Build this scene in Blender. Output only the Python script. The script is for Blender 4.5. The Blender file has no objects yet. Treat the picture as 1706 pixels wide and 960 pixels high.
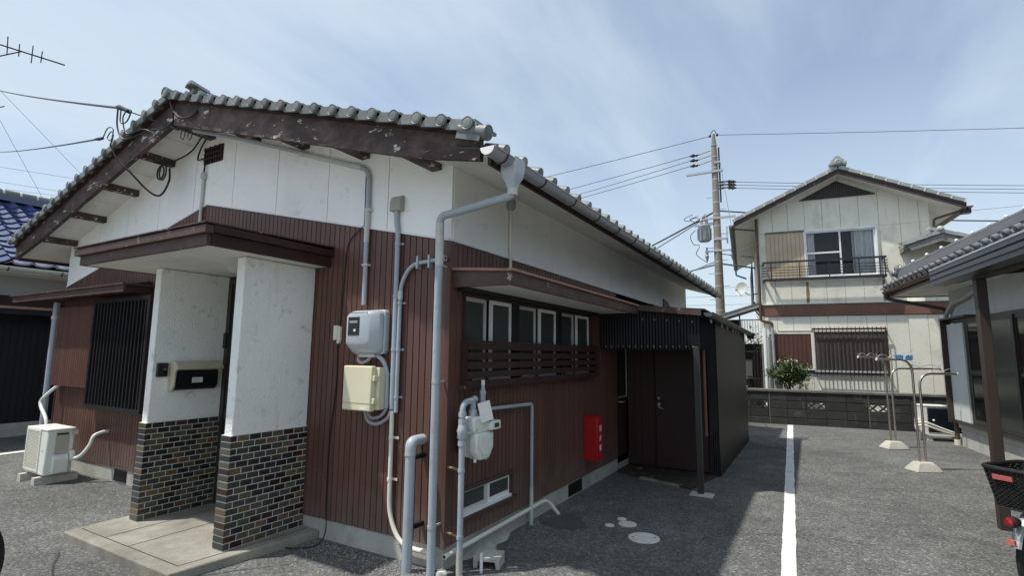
import bpy, math, random
from mathutils import Matrix, Vector, noise as mnoise
random.seed(7)
SC = bpy.context.scene
COL = SC.collection
R = math.radians

# ---------------------------------------------------------------- camera
cam = bpy.data.cameras.new('camera'); cam_o = bpy.data.objects.new('camera', cam); COL.objects.link(cam_o)
cam.sensor_fit = 'HORIZONTAL'; cam.sensor_width = 36.0
cam.lens = 863.863 / 1706 * 36.0
cam.clip_start = 0.05; cam.clip_end = 3000
_p, _r, _y = 0.12546233, 0.01055430, 0.52577663
_fw = Vector((-math.sin(_y)*math.cos(_p), math.cos(_y)*math.cos(_p), math.sin(_p)))
_rt = Vector((math.cos(_y), math.sin(_y), 0)); _up = _rt.cross(_fw)
_r2 = _rt*math.cos(_r) + _up*math.sin(_r); _u2 = -_rt*math.sin(_r) + _up*math.cos(_r)
cam_o.matrix_world = Matrix(((_r2.x, _u2.x, -_fw.x, 0), (_r2.y, _u2.y, -_fw.y, 0), (_r2.z, _u2.z, -_fw.z, 1.6), (0, 0, 0, 1)))
SC.camera = cam_o

# ---------------------------------------------------------------- light
SUN_DIR = Vector((0.346, 0.33, -1.0)).normalized()          # the way the light travels
sun_el = math.asin(-SUN_DIR.z)
sun_az = math.atan2(-SUN_DIR.x, -SUN_DIR.y)                  # compass angle of the sun from +Y
sl = bpy.data.lights.new('sun', 'SUN'); so = bpy.data.objects.new('sun', sl); COL.objects.link(so)
sl.energy = 2.0; sl.angle = R(1.2); sl.color = (1.0, 0.955, 0.88)
so.rotation_mode = 'QUATERNION'; so.rotation_quaternion = SUN_DIR.to_track_quat('-Z', 'Y')
so.location = (0, 0, 40)
world = bpy.data.worlds.new('World'); SC.world = world; world.use_nodes = True
wn = world.node_tree; wn.nodes.clear()
def WN(t, **k):
    n = wn.nodes.new(t)
    for a, b in k.items(): setattr(n, a, b)
    return n
sky = WN('ShaderNodeTexSky', sky_type='NISHITA', sun_disc=False)
sky.sun_elevation = sun_el; sky.sun_rotation = sun_az; sky.air_density = 0.9; sky.dust_density = 1.4; sky.ozone_density = 1.1
tc = WN('ShaderNodeTexCoord')
# clouds are laid out on a plane high above: direction / height
sep = WN('ShaderNodeSeparateXYZ'); wn.links.new(tc.outputs['Generated'], sep.inputs[0])
zc = WN('ShaderNodeMath', operation='MAXIMUM'); wn.links.new(sep.outputs[2], zc.inputs[0]); zc.inputs[1].default_value = 0.0
za = WN('ShaderNodeMath', operation='ADD'); wn.links.new(zc.outputs[0], za.inputs[0]); za.inputs[1].default_value = 0.16
dx = WN('ShaderNodeMath', operation='DIVIDE'); wn.links.new(sep.outputs[0], dx.inputs[0]); wn.links.new(za.outputs[0], dx.inputs[1])
dy = WN('ShaderNodeMath', operation='DIVIDE'); wn.links.new(sep.outputs[1], dy.inputs[0]); wn.links.new(za.outputs[0], dy.inputs[1])
cmb = WN('ShaderNodeCombineXYZ'); wn.links.new(dx.outputs[0], cmb.inputs[0]); wn.links.new(dy.outputs[0], cmb.inputs[1])
mp = WN('ShaderNodeMapping'); wn.links.new(cmb.outputs[0], mp.inputs[0])
mp.inputs['Rotation'].default_value = (0, 0, R(-100)); mp.inputs['Scale'].default_value = (1.0, 0.34, 1.0); mp.inputs['Location'].default_value = (9.1, 4.4, 0)
n1 = WN('ShaderNodeTexNoise'); n1.inputs['Scale'].default_value = 1.5; n1.inputs['Detail'].default_value = 9; n1.inputs['Roughness'].default_value = 0.58; n1.inputs['Distortion'].default_value = 0.35
wn.links.new(mp.outputs[0], n1.inputs['Vector'])
n2 = WN('ShaderNodeTexNoise'); n2.inputs['Scale'].default_value = 0.55; n2.inputs['Detail'].default_value = 3
mp2 = WN('ShaderNodeMapping'); mp2.inputs['Location'].default_value = (5.7, 8.2, 0); wn.links.new(cmb.outputs[0], mp2.inputs[0]); wn.links.new(mp2.outputs[0], n2.inputs['Vector'])
ad = WN('ShaderNodeMath', operation='ADD'); wn.links.new(n1.outputs[0], ad.inputs[0]); wn.links.new(n2.outputs[0], ad.inputs[1])
rp = WN('ShaderNodeMapRange'); wn.links.new(ad.outputs[0], rp.inputs[0])
rp.inputs[1].default_value = 0.66; rp.inputs[2].default_value = 1.30; rp.inputs[3].default_value = 0.22; rp.inputs[4].default_value = 0.88
rp.interpolation_type = 'SMOOTHSTEP'
CLOUD = (2.42, 2.84, 3.14, 1)
hz = WN('ShaderNodeMapRange'); wn.links.new(sep.outputs[2], hz.inputs[0]); hz.inputs[1].default_value = 0.0; hz.inputs[2].default_value = 0.62; hz.inputs[3].default_value = 1.0; hz.inputs[4].default_value = 0.0
mxm = WN('ShaderNodeMath', operation='MAXIMUM'); wn.links.new(rp.outputs[0], mxm.inputs[0]); wn.links.new(hz.outputs[0], mxm.inputs[1])
mx = WN('ShaderNodeMix', data_type='RGBA'); wn.links.new(mxm.outputs[0], mx.inputs[0])
dim = WN('ShaderNodeVectorMath', operation='SCALE'); wn.links.new(sky.outputs[0], dim.inputs[0]); dim.inputs['Scale'].default_value = 0.60
wn.links.new(dim.outputs[0], mx.inputs[6]); mx.inputs[7].default_value = CLOUD
bg = WN('ShaderNodeBackground'); bg.inputs[1].default_value = 0.125; wn.links.new(mx.outputs[2], bg.inputs[0])
wo = WN('ShaderNodeOutputWorld'); wn.links.new(bg.outputs[0], wo.inputs[0])
SC.view_settings.view_transform = 'Standard'; SC.view_settings.look = 'None'
SC.view_settings.exposure = 1.22; SC.view_settings.gamma = 1.0
SC.render.engine = 'CYCLES'
SC.cycles.max_bounces = 6; SC.cycles.transparent_max_bounces = 8

# ---------------------------------------------------------------- materials
MATS = {}
def mat(name, col, rough=0.6, var=0.12, scale=2.5, bump=0.0, bscale=60, metal=0.0, spec=0.4, dirt=None, rnd=0.0, streak=None, coat=0.0, splash=None):
    """procedural paint / stone / metal: two scales of tone, optional stains, per-object tone, relief"""
    m = bpy.data.materials.new(name); m.use_nodes = True; t = m.node_tree; N = t.nodes; L = t.links
    b = N['Principled BSDF']; b.inputs['Roughness'].default_value = rough; b.inputs['Metallic'].default_value = metal
    b.inputs['Specular IOR Level'].default_value = spec; b.inputs['Coat Weight'].default_value = coat
    g = N.new('ShaderNodeNewGeometry')
    n = N.new('ShaderNodeTexNoise'); n.inputs['Scale'].default_value = scale; n.inputs['Detail'].default_value = 6; n.inputs['Roughness'].default_value = 0.62
    L.new(g.outputs['Position'], n.inputs['Vector'])
    mr = N.new('ShaderNodeMapRange'); mr.inputs[1].default_value = 0.3; mr.inputs[2].default_value = 0.7
    mr.inputs[3].default_value = 1 - var; mr.inputs[4].default_value = 1 + var; L.new(n.outputs[0], mr.inputs[0])
    val = mr.outputs[0]
    if rnd:
        oi = N.new('ShaderNodeObjectInfo'); r2 = N.new('ShaderNodeMapRange'); r2.inputs[3].default_value = 1 - rnd; r2.inputs[4].default_value = 1 + rnd
        L.new(oi.outputs['Random'], r2.inputs[0]); mm = N.new('ShaderNodeMath'); mm.operation = 'MULTIPLY'
        L.new(val, mm.inputs[0]); L.new(r2.outputs[0], mm.inputs[1]); val = mm.outputs[0]
    sc = N.new('ShaderNodeVectorMath'); sc.operation = 'SCALE'; sc.inputs[0].default_value = col; L.new(val, sc.inputs['Scale'])
    out = sc.outputs[0]
    for d in ([dirt] if dirt else []) + ([streak] if streak else []):
        dc, ds, lo, hi, amt = d[:5]; st = d[5] if len(d) > 5 else (1, 1, 1)
        mpn = N.new('ShaderNodeMapping'); mpn.inputs['Scale'].default_value = st; mpn.inputs['Location'].default_value = (ds*1.7, 3.3, 1.1)
        L.new(g.outputs['Position'], mpn.inputs[0])
        dn = N.new('ShaderNodeTexNoise'); dn.inputs['Scale'].default_value = ds; dn.inputs['Detail'].default_value = 8; dn.inputs['Roughness'].default_value = 0.68
        L.new(mpn.outputs[0], dn.inputs['Vector'])
        dr = N.new('ShaderNodeMapRange'); dr.inputs[1].default_value = lo; dr.inputs[2].default_value = hi; dr.inputs[3].default_value = 0; dr.inputs[4].default_value = amt
        L.new(dn.outputs[0], dr.inputs[0])
        mi = N.new('ShaderNodeMix'); mi.data_type = 'RGBA'; L.new(dr.outputs[0], mi.inputs[0]); L.new(out, mi.inputs[6]); mi.inputs[7].default_value = (*dc, 1)
        out = mi.outputs[2]
    if splash:      # mud splashed up from the ground: densest at its foot, ragged upper edge
        sx = N.new('ShaderNodeSeparateXYZ'); L.new(g.outputs['Position'], sx.inputs[0])
        n9 = N.new('ShaderNodeTexNoise'); n9.inputs['Scale'].default_value = 5; n9.inputs['Detail'].default_value = 7; L.new(g.outputs['Position'], n9.inputs['Vector'])
        m9 = N.new('ShaderNodeMath'); m9.operation = 'MULTIPLY_ADD'; L.new(n9.outputs[0], m9.inputs[0]); m9.inputs[1].default_value = -.7; L.new(sx.outputs[2], m9.inputs[2])
        r9 = N.new('ShaderNodeMapRange'); L.new(m9.outputs[0], r9.inputs[0]); r9.inputs[1].default_value = splash[1]-.35; r9.inputs[2].default_value = splash[2]-.35; r9.inputs[3].default_value = splash[3]; r9.inputs[4].default_value = 0
        mi = N.new('ShaderNodeMix'); mi.data_type = 'RGBA'; L.new(r9.outputs[0], mi.inputs[0]); L.new(out, mi.inputs[6]); mi.inputs[7].default_value = (*splash[0], 1); out = mi.outputs[2]
    L.new(out, b.inputs['Base Color'])
    if bump:
        bn = N.new('ShaderNodeTexNoise'); bn.inputs['Scale'].default_value = bscale; bn.inputs['Detail'].default_value = 4
        L.new(g.outputs['Position'], bn.inputs['Vector'])
        bp = N.new('ShaderNodeBump'); bp.inputs['Strength'].default_value = bump; bp.inputs['Distance'].default_value = 0.01
        L.new(bn.outputs[0], bp.inputs['Height']); L.new(bp.outputs[0], b.inputs['Normal'])
    MATS[name] = m; return m

def asphalt():
    m = bpy.data.materials.new('asphalt'); m.use_nodes = True; t = m.node_tree; N = t.nodes; L = t.links
    b = N['Principled BSDF']; b.inputs['Roughness'].default_value = 0.85; b.inputs['Specular IOR Level'].default_value = 0.25
    g = N.new('ShaderNodeNewGeometry')
    def vor(s):
        v = N.new('ShaderNodeTexVoronoi'); v.inputs['Scale'].default_value = s; L.new(g.outputs['Position'], v.inputs['Vector']); return v
    def noi(s, d=5):
        v = N.new('ShaderNodeTexNoise'); v.inputs['Scale'].default_value = s; v.inputs['Detail'].default_value = d; L.new(g.outputs['Position'], v.inputs['Vector']); return v
    v1, v2 = vor(64), vor(140)
    hs = N.new('ShaderNodeSeparateColor'); L.new(v1.outputs['Color'], hs.inputs[0])
    hs2 = N.new('ShaderNodeSeparateColor'); L.new(v2.outputs['Color'], hs2.inputs[0])
    cr = N.new('ShaderNodeValToRGB'); L.new(hs.outputs[0], cr.inputs[0])
    e = cr.color_ramp.elements
    e[0].position = 0; e[0].color = (.036, .037, .037, 1); e[1].position = 1; e[1].color = (.35, .35, .33, 1)
    for p, c in ((.35, (.092, .094, .091, 1)), (.7, (.146, .148, .142, 1)), (.9, (.19, .187, .18, 1))):
        q = e.new(p); q.color = c
    cr2 = N.new('ShaderNodeValToRGB'); L.new(hs2.outputs[1], cr2.inputs[0])
    e = cr2.color_ramp.elements; e[0].color = (.085, .087, .083, 1); e[1].color = (.185, .187, .178, 1)
    mi = N.new('ShaderNodeMix'); mi.data_type = 'RGBA'; mi.inputs[0].default_value = .42; L.new(cr.outputs[0], mi.inputs[6]); L.new(cr2.outputs[0], mi.inputs[7])
    # broad wear and dark damp patches
    n = noi(.55, 6); mr = N.new('ShaderNodeMapRange'); mr.inputs[1].default_value = .3; mr.inputs[2].default_value = .7; mr.inputs[3].default_value = .72; mr.inputs[4].default_value = 1.18; L.new(n.outputs[0], mr.inputs[0])
    n3 = noi(3.5, 6); mr3 = N.new('ShaderNodeMapRange'); mr3.inputs[1].default_value = .3; mr3.inputs[2].default_value = .7; mr3.inputs[3].default_value = .84; mr3.inputs[4].default_value = 1.14; L.new(n3.outputs[0], mr3.inputs[0])
    mm = N.new('ShaderNodeMath'); mm.operation = 'MULTIPLY'; L.new(mr.outputs[0], mm.inputs[0]); L.new(mr3.outputs[0], mm.inputs[1])
    sc = N.new('ShaderNodeVectorMath'); sc.operation = 'SCALE'; L.new(mi.outputs[2], sc.inputs[0]); L.new(mm.outputs[0], sc.inputs['Scale'])
    st = noi(.9, 4); sr = N.new('ShaderNodeMapRange'); sr.inputs[1].default_value = .60; sr.inputs[2].default_value = .72; sr.inputs[3].default_value = 0; sr.inputs[4].default_value = .45; L.new(st.outputs[0], sr.inputs[0])
    mo = N.new('ShaderNodeMix'); mo.data_type = 'RGBA'; L.new(sr.outputs[0], mo.inputs[0]); L.new(sc.outputs[0], mo.inputs[6]); mo.inputs[7].default_value = (.045, .046, .046, 1)
    wn_ = noi(2.2, 6); wm = N.new('ShaderNodeMix'); wm.data_type = 'VECTOR'; wm.inputs[0].default_value = .10; L.new(g.outputs['Position'], wm.inputs[4]); L.new(wn_.outputs['Color'], wm.inputs[5])
    ck = N.new('ShaderNodeTexVoronoi'); ck.feature = 'DISTANCE_TO_EDGE'; ck.inputs['Scale'].default_value = .34; L.new(wm.outputs[1], ck.inputs['Vector'])
    cg = noi(.35, 2); cgr = N.new('ShaderNodeMapRange'); cgr.inputs[1].default_value = .50; cgr.inputs[2].default_value = .56; L.new(cg.outputs[0], cgr.inputs[0])
    cm = N.new('ShaderNodeMapRange'); cm.inputs[1].default_value = .0015; cm.inputs[2].default_value = .004; cm.inputs[3].default_value = .8; cm.inputs[4].default_value = 0; L.new(ck.outputs['Distance'], cm.inputs[0])
    cmm = N.new('ShaderNodeMath'); cmm.operation = 'MULTIPLY'; L.new(cm.outputs[0], cmm.inputs[0]); L.new(cgr.outputs[0], cmm.inputs[1])
    mc = N.new('ShaderNodeMix'); mc.data_type = 'RGBA'; L.new(cmm.outputs[0], mc.inputs[0]); L.new(mo.outputs[2], mc.inputs[6]); mc.inputs[7].default_value = (.025, .025, .025, 1)
    L.new(mc.outputs[2], b.inputs['Base Color'])
    bp = N.new('ShaderNodeBump'); bp.inputs['Strength'].default_value = .7; bp.inputs['Distance'].default_value = .006
    L.new(v1.outputs['Distance'], bp.inputs['Height']); bp.invert = True; L.new(bp.outputs[0], b.inputs['Normal'])
    MATS['asphalt'] = m; return m
asphalt()

def glass(name, tint=(.9, .95, .95), rough=.03, through=.75):
    m = bpy.data.materials.new(name); m.use_nodes = True; t = m.node_tree; N = t.nodes; L = t.links; N.clear()
    o = N.new('ShaderNodeOutputMaterial'); tr = N.new('ShaderNodeBsdfTransparent'); tr.inputs[0].default_value = (*[c*through for c in tint], 1)
    gl = N.new('ShaderNodeBsdfGlossy'); gl.inputs['Roughness'].default_value = rough
    fr = N.new('ShaderNodeFresnel'); fr.inputs[0].default_value = 1.5; mx = N.new('ShaderNodeMixShader')
    L.new(fr.outputs[0], mx.inputs[0]); L.new(tr.outputs[0], mx.inputs[1]); L.new(gl.outputs[0], mx.inputs[2]); L.new(mx.outputs[0], o.inputs[0])
    MATS[name] = m; return m

GREY_D = (.16, .16, .155)
mat('white_wall', (.88, .89, .86), .75, .05, 1.2, .25, 150, dirt=((.40, .41, .39), 6.5, .57, .76, .40), streak=((.55, .55, .53), 1.4, .56, .80, .25, (1.6, 1.6, .5)))
mat('white_render', (.86, .87, .83), .85, .05, 2.0, .9, 70, dirt=((.28, .29, .28), 7.5, .575, .70, .5), streak=((.5, .5, .48), 5, .57, .75, .5, (1.5, 1.5, .25)))
mat('soffit_white', (.74, .73, .68), .8, .06, 1.5, .1, 40, dirt=((.40, .38, .34), 2.0, .5, .75, .5))
mat('siding_brown', (.106, .051, .039), .45, .12, 1.1, .06, 200, spec=.42, rnd=.13, splash=((.17, .135, .11), .12, .55, .55), dirt=((.15, .095, .075), 2.6, .54, .78, .5, (1, 1, .3)))
mat('siding_backing', (.022, .011, .009), .8, .05)
mat('board_brown', (.070, .041, .034), .6, .22, 6, .25, 60, dirt=((.13, .085, .072), 5, .50, .7, .55), streak=((.40, .36, .33), 9, .62, .66, .8))
mat('beam_weathered', (.050, .036, .032), .75, .3, 5, .5, 50, dirt=((.15, .108, .096), 5.5, .44, .66, .8, (.6, 1, 1)), streak=((.58, .55, .51), 17, .60, .625, .9, (.28, 1, .8)))
mat('trim_pinkish', (.30, .155, .12), .6, .18, 6, .2, 60, dirt=((.40, .27, .22), 8, .5, .65, .6))
mat('dark_brown', (.040, .019, .016), .5, .12, 2, .05, 80)
mat('near_black', (.013, .013, .014), .4, .1)
mat('post_grey', (.034, .032, .030), .45, .1, 3)
mat('shed_gutter', (.085, .083, .078), .4, .1, 4)
mat('black_metal', (.018, .017, .018), .38, .1, spec=.5)
mat('black_steel_sheet', (.0075, .0075, .010), .5, .12, 1.5, spec=.25)
mat('charcoal_sheet', (.021, .0155, .0138), .42, .10, 1.2, spec=.45)
mat('tile_silver', (.175, .187, .184), .44, .18, 3, .2, 120, spec=.45, rnd=.22, dirt=((.085, .092, .082), 5, .47, .70, .75), streak=((.26, .27, .24), 12, .60, .72, .5))
mat('tile_grey_pale', (.34, .35, .33), .55, .16, 3, .2, 90, rnd=.14, dirt=((.17, .17, .16), 5, .5, .7, .6))
mat('tile_dark_silver', (.125, .13, .138), .26, .14, 3, .1, 90, spec=.6, rnd=.12)
mat('tile_blue', (.011, .021, .088), .12, .12, 3, .04, 30, spec=.8, rnd=.2, coat=.6)
mat('mortar_white', (.62, .61, .57), .85, .1, 8, .3, 80)
mat('pvc_grey', (.36, .40, .44), .42, .07, 3, .03, 100, dirt=((.24, .25, .25), 6, .54, .72, .5))
mat('gutter_grey', (.30, .32, .33), .35, .08, 3, 0, dirt=((.20, .20, .19), 5, .5, .7, .5))
mat('pvc_pale_grey', (.52, .54, .50), .5, .08, 4, dirt=((.30, .30, .27), 6, .5, .7, .5))
mat('cream_plastic', (.72, .70, .60), .45, .06, 4)
mat('mail_beige', (.50, .45, .345), .5, .08, 6, dirt=((.30, .27, .20), 9, .54, .72, .5))
mat('cover_beige', (.36, .345, .29), .5, .06, 4)
mat('yellow_cream', (.66, .62, .43), .42, .05, 3, dirt=((.45, .40, .24), 5, .58, .75, .4))
mat('meter_grey', (.42, .455, .485), .35, .05, 3)
mat('meter_white', (.70, .71, .66), .42, .05, 5, dirt=((.4, .4, .36), 9, .58, .72, .4))
mat('ac_white', (.76, .76, .70), .42, .04, 3, dirt=((.5, .49, .43), 5, .55, .75, .4))
mat('ac_grille', (.42, .40, .34), .6, .08, 5)
mat('ac_fins', (.020, .035, .060), .5, .15, 8)
mat('concrete', (.45, .44, .39), .9, .16, 3, .6, 90, dirt=((.20, .20, .18), 2.2, .50, .74, .65), streak=((.48, .47, .43), 9, .6, .7, .5))
mat('concrete_slab', (.32, .305, .255), .9, .18, 2.5, .6, 110, dirt=((.13, .125, .105), 2.2, .44, .70, .75), streak=((.46, .45, .40), 30, .6, .7, .5))
mat('bounce_concrete', (.44, .43, .40), .9, .1, 1.5, .4, 90)  # pale concrete for the added light-bouncing strip behind the camera
mat('cover_white', (.64, .64, .59), .85, .12, 8, .5, 90, dirt=((.33, .33, .30), 14, .54, .68, .7))
mat('concrete_pale', (.50, .48, .42), .9, .12, 5, .5, 90, dirt=((.28, .27, .22), 6, .52, .7, .6))
mat('block_dark', (.042, .042, .041), .92, .25, 4, .8, 80, rnd=.22, dirt=((.20, .20, .19), 3.0, .56, .75, .55), streak=((.26, .26, .25), 6, .62, .75, .5, (1, 1, .25)))
mat('block_cap', (.13, .125, .11), .92, .2, 5, .7, 80, dirt=((.25, .24, .21), 4, .55, .7, .5))
mat('block_hole_back', (.55, .56, .52), .9, .15, 6)
mat('mortar_dark', (.045, .045, .043), .95, .2, 6, .4, 80)
mat('mortar_brick', (.68, .68, .65), .9, .12, 8, .2, 120)
for i, c in enumerate(((.026, .025, .025), (.056, .054, .044), (.088, .079, .052), (.135, .088, .048), (.036, .014, .013), (.112, .084, .042))):
    mat('brick_glaze_%s' % 'black grey olive tan maroon ochre'.split()[i], c, .28, .16, 12, .1, 90, spec=.55, rnd=.2)
mat('alu', (.62, .64, .64), .38, .06, 4, metal=.25)
mat('alu_white', (.78, .79, .78), .4, .05, 4)
mat('frosted_pane', (.050, .055, .050), .22, .15, 1.2, spec=.6)
mat('dark_pane', (.010, .011, .012), .08, .1, spec=.35)
glass('clear_glass', (1, 1, 1), .03, .95)
mat('curtain', (.86, .87, .87), .9, .06, 5)
mat('room_dark', (.05, .052, .055), .9, .1)
mat('red_paint', (.42, .010, .012), .35, .06, 3, spec=.5)
mat('white_print', (.78, .75, .72), .6, .05)
mat('grey_print', (.30, .30, .31), .6, .05)
mat('white_paint', (.76, .76, .74), .75, .06, 4, .6, 160, dirt=((.13, .13, .125), 42, .60, .65, .8), streak=((.46, .46, .44), 4, .48, .74, .6))
mat('far_stucco', (.78, .755, .65), .9, .07, 1.6, .5, 26, dirt=((.34, .31, .22), 1.4, .54, .76, .55), streak=((.30, .27, .21), 1.8, .60, .78, .5, (3, 3, .35)))
mat('far_trim_brown', (.185, .092, .066), .6, .12, 3, dirt=((.30, .16, .12), 4, .55, .7, .5))
mat('shutter_rusty', (.50, .405, .29), .6, .1, 4, dirt=((.36, .15, .05), 2.4, .56, .74, .75, (1, 1, .35)))
mat('shutter_brown', (.10, .042, .034), .5, .1, 3)
mat('reed_blind', (.085, .072, .068), .8, .3, 30, .3, 60, dirt=((.13, .115, .105), 10, .5, .7, .5, (1, 1, .15)))
mat('stain_rust', (.22, .17, .11), .9, .3, 6)
mat('wood_grey', (.20, .19, .175), .85, .2, 5, .4, 50, dirt=((.10, .095, .09), 6, .5, .7, .6))
mat('pole_concrete', (.24, .21, .165), .9, .1, 3, .4, 60, dirt=((.22, .205, .18), 2.5, .5, .7, .5, (1, 1, .4)))
mat('galvanised', (.42, .43, .43), .45, .1, 6, metal=.3)
mat('trans_grey', (.27, .29, .30), .5, .08, 3)
mat('cable_black', (.012, .012, .013), .5, .05)
mat('cable_far', (.24, .26, .29), .6, .05)
mat('insulator_black', (.03, .03, .035), .4, .05)
mat('stainless', (.55, .50, .44), .25, .08, 5, metal=.85)
mat('peg_blue', (.20, .38, .66), .45, .1, 8)
mat('pale_blue_wall', (.58, .61, .59), .75, .05, 2, .35, 90)
mat('post_brown', (.048, .036, .029), .5, .1, 3)
mat('bronze_metal', (.034, .030, .028), .38, .1, 3, spec=.5)
mat('gutter_brown', (.105, .060, .045), .42, .12, 3, dirt=((.2, .13, .1), 5, .56, .7, .5))
mat('dark_rib_sheet', (.030, .034, .038), .35, .1, 2, spec=.5)
mat('wicker_black', (.014, .013, .013), .5, .2, 20)
mat('rubber', (.016, .016, .016), .7, .1)
mat('fender_silver', (.66, .67, .64), .22, .05, 3, metal=.6)
mat('reflector_red', (.26, .010, .012), .12, .05, spec=.7)
mat('reflector_pink', (.52, .13, .11), .3, .05)
mat('leaf', (.055, .10, .026), .5, .3, 9, rnd=.0, dirt=((.10, .17, .045), 6, .5, .7, .6))
mat('leaf_dark', (.028, .060, .018), .5, .3, 9)
mat('blossom', (.60, .50, .42), .7, .1)
mat('twig', (.10, .075, .055), .9, .2, 8)
mat('poly_panel', (.80, .82, .81), .45, .1, 3)
mat('neigh_wall', (.40, .41, .41), .8, .06, 1.5, .2, 60)
mat('neigh_dark', (.010, .009, .011), .5, .1)
mat('cable_brown', (.035, .026, .024), .6, .2, 20)
mat('rust_pipe', (.30, .18, .09), .7, .3, 20)
mat('gravel_stone', (.24, .235, .22), .9, .3, 40, rnd=0)
mat('patch_tar', (.088, .088, .088), .9, .15, 5, .6, 130)
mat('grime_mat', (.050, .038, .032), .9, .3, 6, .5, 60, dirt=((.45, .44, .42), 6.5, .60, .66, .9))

# ---------------------------------------------------------------- mesh builder
I4 = Matrix.Identity(4)
class MB:
    def __init__(s): s.v = []; s.f = []
    def add(s, vs, fs):
        o = len(s.v); s.v += [Vector(q) for q in vs]; s.f += [tuple(i+o for i in q) for q in fs]; return s
    def box(s, x0, x1, y0, y1, z0, z1, M=None):
        vs = [Vector(q) for q in ((x0,y0,z0),(x1,y0,z0),(x1,y1,z0),(x0,y1,z0),(x0,y0,z1),(x1,y0,z1),(x1,y1,z1),(x0,y1,z1))]
        if M: vs = [M @ q for q in vs]
        return s.add(vs, ((3,2,1,0),(4,5,6,7),(0,1,5,4),(1,2,6,5),(2,3,7,6),(3,0,4,7)))
    def prism(s, poly, ext):
        """closed polygon (3-D points) extruded by vector ext"""
        n = len(poly); e = Vector(ext); P = [Vector(q) for q in poly]
        fs = [tuple(range(n-1, -1, -1)), tuple(range(n, 2*n))] + [(i, (i+1) % n, (i+1) % n + n, i+n) for i in range(n)]
        return s.add(P + [q+e for q in P], fs)
    def grid(s, fn, nu, nv):
        vs = [fn(i/nu, j/nv) for j in range(nv+1) for i in range(nu+1)]
        fs = [(j*(nu+1)+i, j*(nu+1)+i+1, (j+1)*(nu+1)+i+1, (j+1)*(nu+1)+i) for j in range(nv) for i in range(nu)]
        return s.add(vs, fs)
    def tube(s, pts, r, n=10, cap=True, closed=False):
        P = [Vector(q) for q in pts]; m = len(P)
        rs = r if isinstance(r, (list, tuple)) else [r]*m
        T = []
        for i in range(m):
            a = P[(i-1) % m] if (closed or i > 0) else P[i]; b = P[(i+1) % m] if (closed or i < m-1) else P[i]
            T.append((b-a).normalized())
        ref = Vector((0, 0, 1)) if abs(T[0].z) < .9 else Vector((1, 0, 0))
        nrm = (ref - T[0]*ref.dot(T[0])).normalized(); vs = []
        for i in range(m):
            nrm = (nrm - T[i]*nrm.dot(T[i])).normalized(); bi = T[i].cross(nrm)
            for k in range(n):
                a = 2*math.pi*k/n; vs.append(P[i] + (nrm*math.cos(a) + bi*math.sin(a))*rs[i])
        fs = []
        for i in range(m if closed else m-1):
            j = (i+1) % m
            fs += [(i*n+k, i*n+(k+1) % n, j*n+(k+1) % n, j*n+k) for k in range(n)]
        if cap and not closed: fs += [tuple(range(n-1, -1, -1)), tuple((m-1)*n+k for k in range(n))]
        return s.add(vs, fs)
    def lathe(s, c, ax, prof, n=20):
        """prof: (radius, height along ax) pairs"""
        ax = Vector(ax).normalized(); c = Vector(c); ref = Vector((0,0,1)) if abs(ax.z) < .9 else Vector((1,0,0))
        a = (ref - ax*ref.dot(ax)).normalized(); b = ax.cross(a); vs = []; m = len(prof)
        for r, h in prof:
            for k in range(n):
                t = 2*math.pi*k/n; vs.append(c + ax*h + (a*math.cos(t) + b*math.sin(t))*max(r, 1e-4))
        fs = [(i*n+k, i*n+(k+1) % n, (i+1)*n+(k+1) % n, (i+1)*n+k) for i in range(m-1) for k in range(n)]
        fs += [tuple(range(n-1, -1, -1)), tuple((m-1)*n+k for k in range(n))]
        return s.add(vs, fs)
    def cyl(s, a, b, r, n=14): return s.tube([a, b], r, n)
    def sphere(s, c, r, n=12, m=8, sz=1.0):
        return s.lathe(c, (0,0,1), [(r*math.sin(math.pi*i/m), -r*sz*math.cos(math.pi*i/m)) for i in range(m+1)], n)
def fillet(pts, r, seg=5):
    P = [Vector(q) for q in pts]; out = [P[0]]
    for i in range(1, len(P)-1):
        a = (P[i-1]-P[i]); b = (P[i+1]-P[i]); rr = min(r, a.length*.48, b.length*.48)
        p0 = P[i] + a.normalized()*rr; p2 = P[i] + b.normalized()*rr
        for k in range(seg+1):
            t = k/seg; out.append(p0*(1-t)**2 + P[i]*2*t*(1-t) + p2*t*t)
    out.append(P[-1]); return out
def catmull(pts, seg=6):
    P = [Vector(q) for q in pts]; P = [P[0]*2-P[1]] + P + [P[-1]*2-P[-2]]; out = []
    for i in range(1, len(P)-2):
        for k in range(seg):
            t = k/seg; p0, p1, p2, p3 = P[i-1:i+3]
            out.append(.5*((2*p1) + (-p0+p2)*t + (2*p0-5*p1+4*p2-p3)*t*t + (-p0+3*p1-3*p2+p3)*t**3))
    out.append(P[-2]); return out
def sag(a, b, s, n=10):
    a, b = Vector(a), Vector(b)
    return [a.lerp(b, i/n) - Vector((0, 0, s*4*(i/n)*(1-i/n))) for i in range(n+1)]

def mesh_of(mb, m, M=None, sharp=40):
    me = bpy.data.meshes.new('mesh'); vs = [(M @ q) if M else q for q in mb.v]
    me.from_pydata([tuple(q) for q in vs], [], mb.f); me.update()
    import bmesh
    bm = bmesh.new(); bm.from_mesh(me); bmesh.ops.recalc_face_normals(bm, faces=bm.faces); bm.to_mesh(me); bm.free()
    me.polygons.foreach_set('use_smooth', [True]*len(me.polygons)); me.set_sharp_from_angle(angle=R(sharp))
    if m: me.materials.append(MATS[m])
    return me

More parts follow.
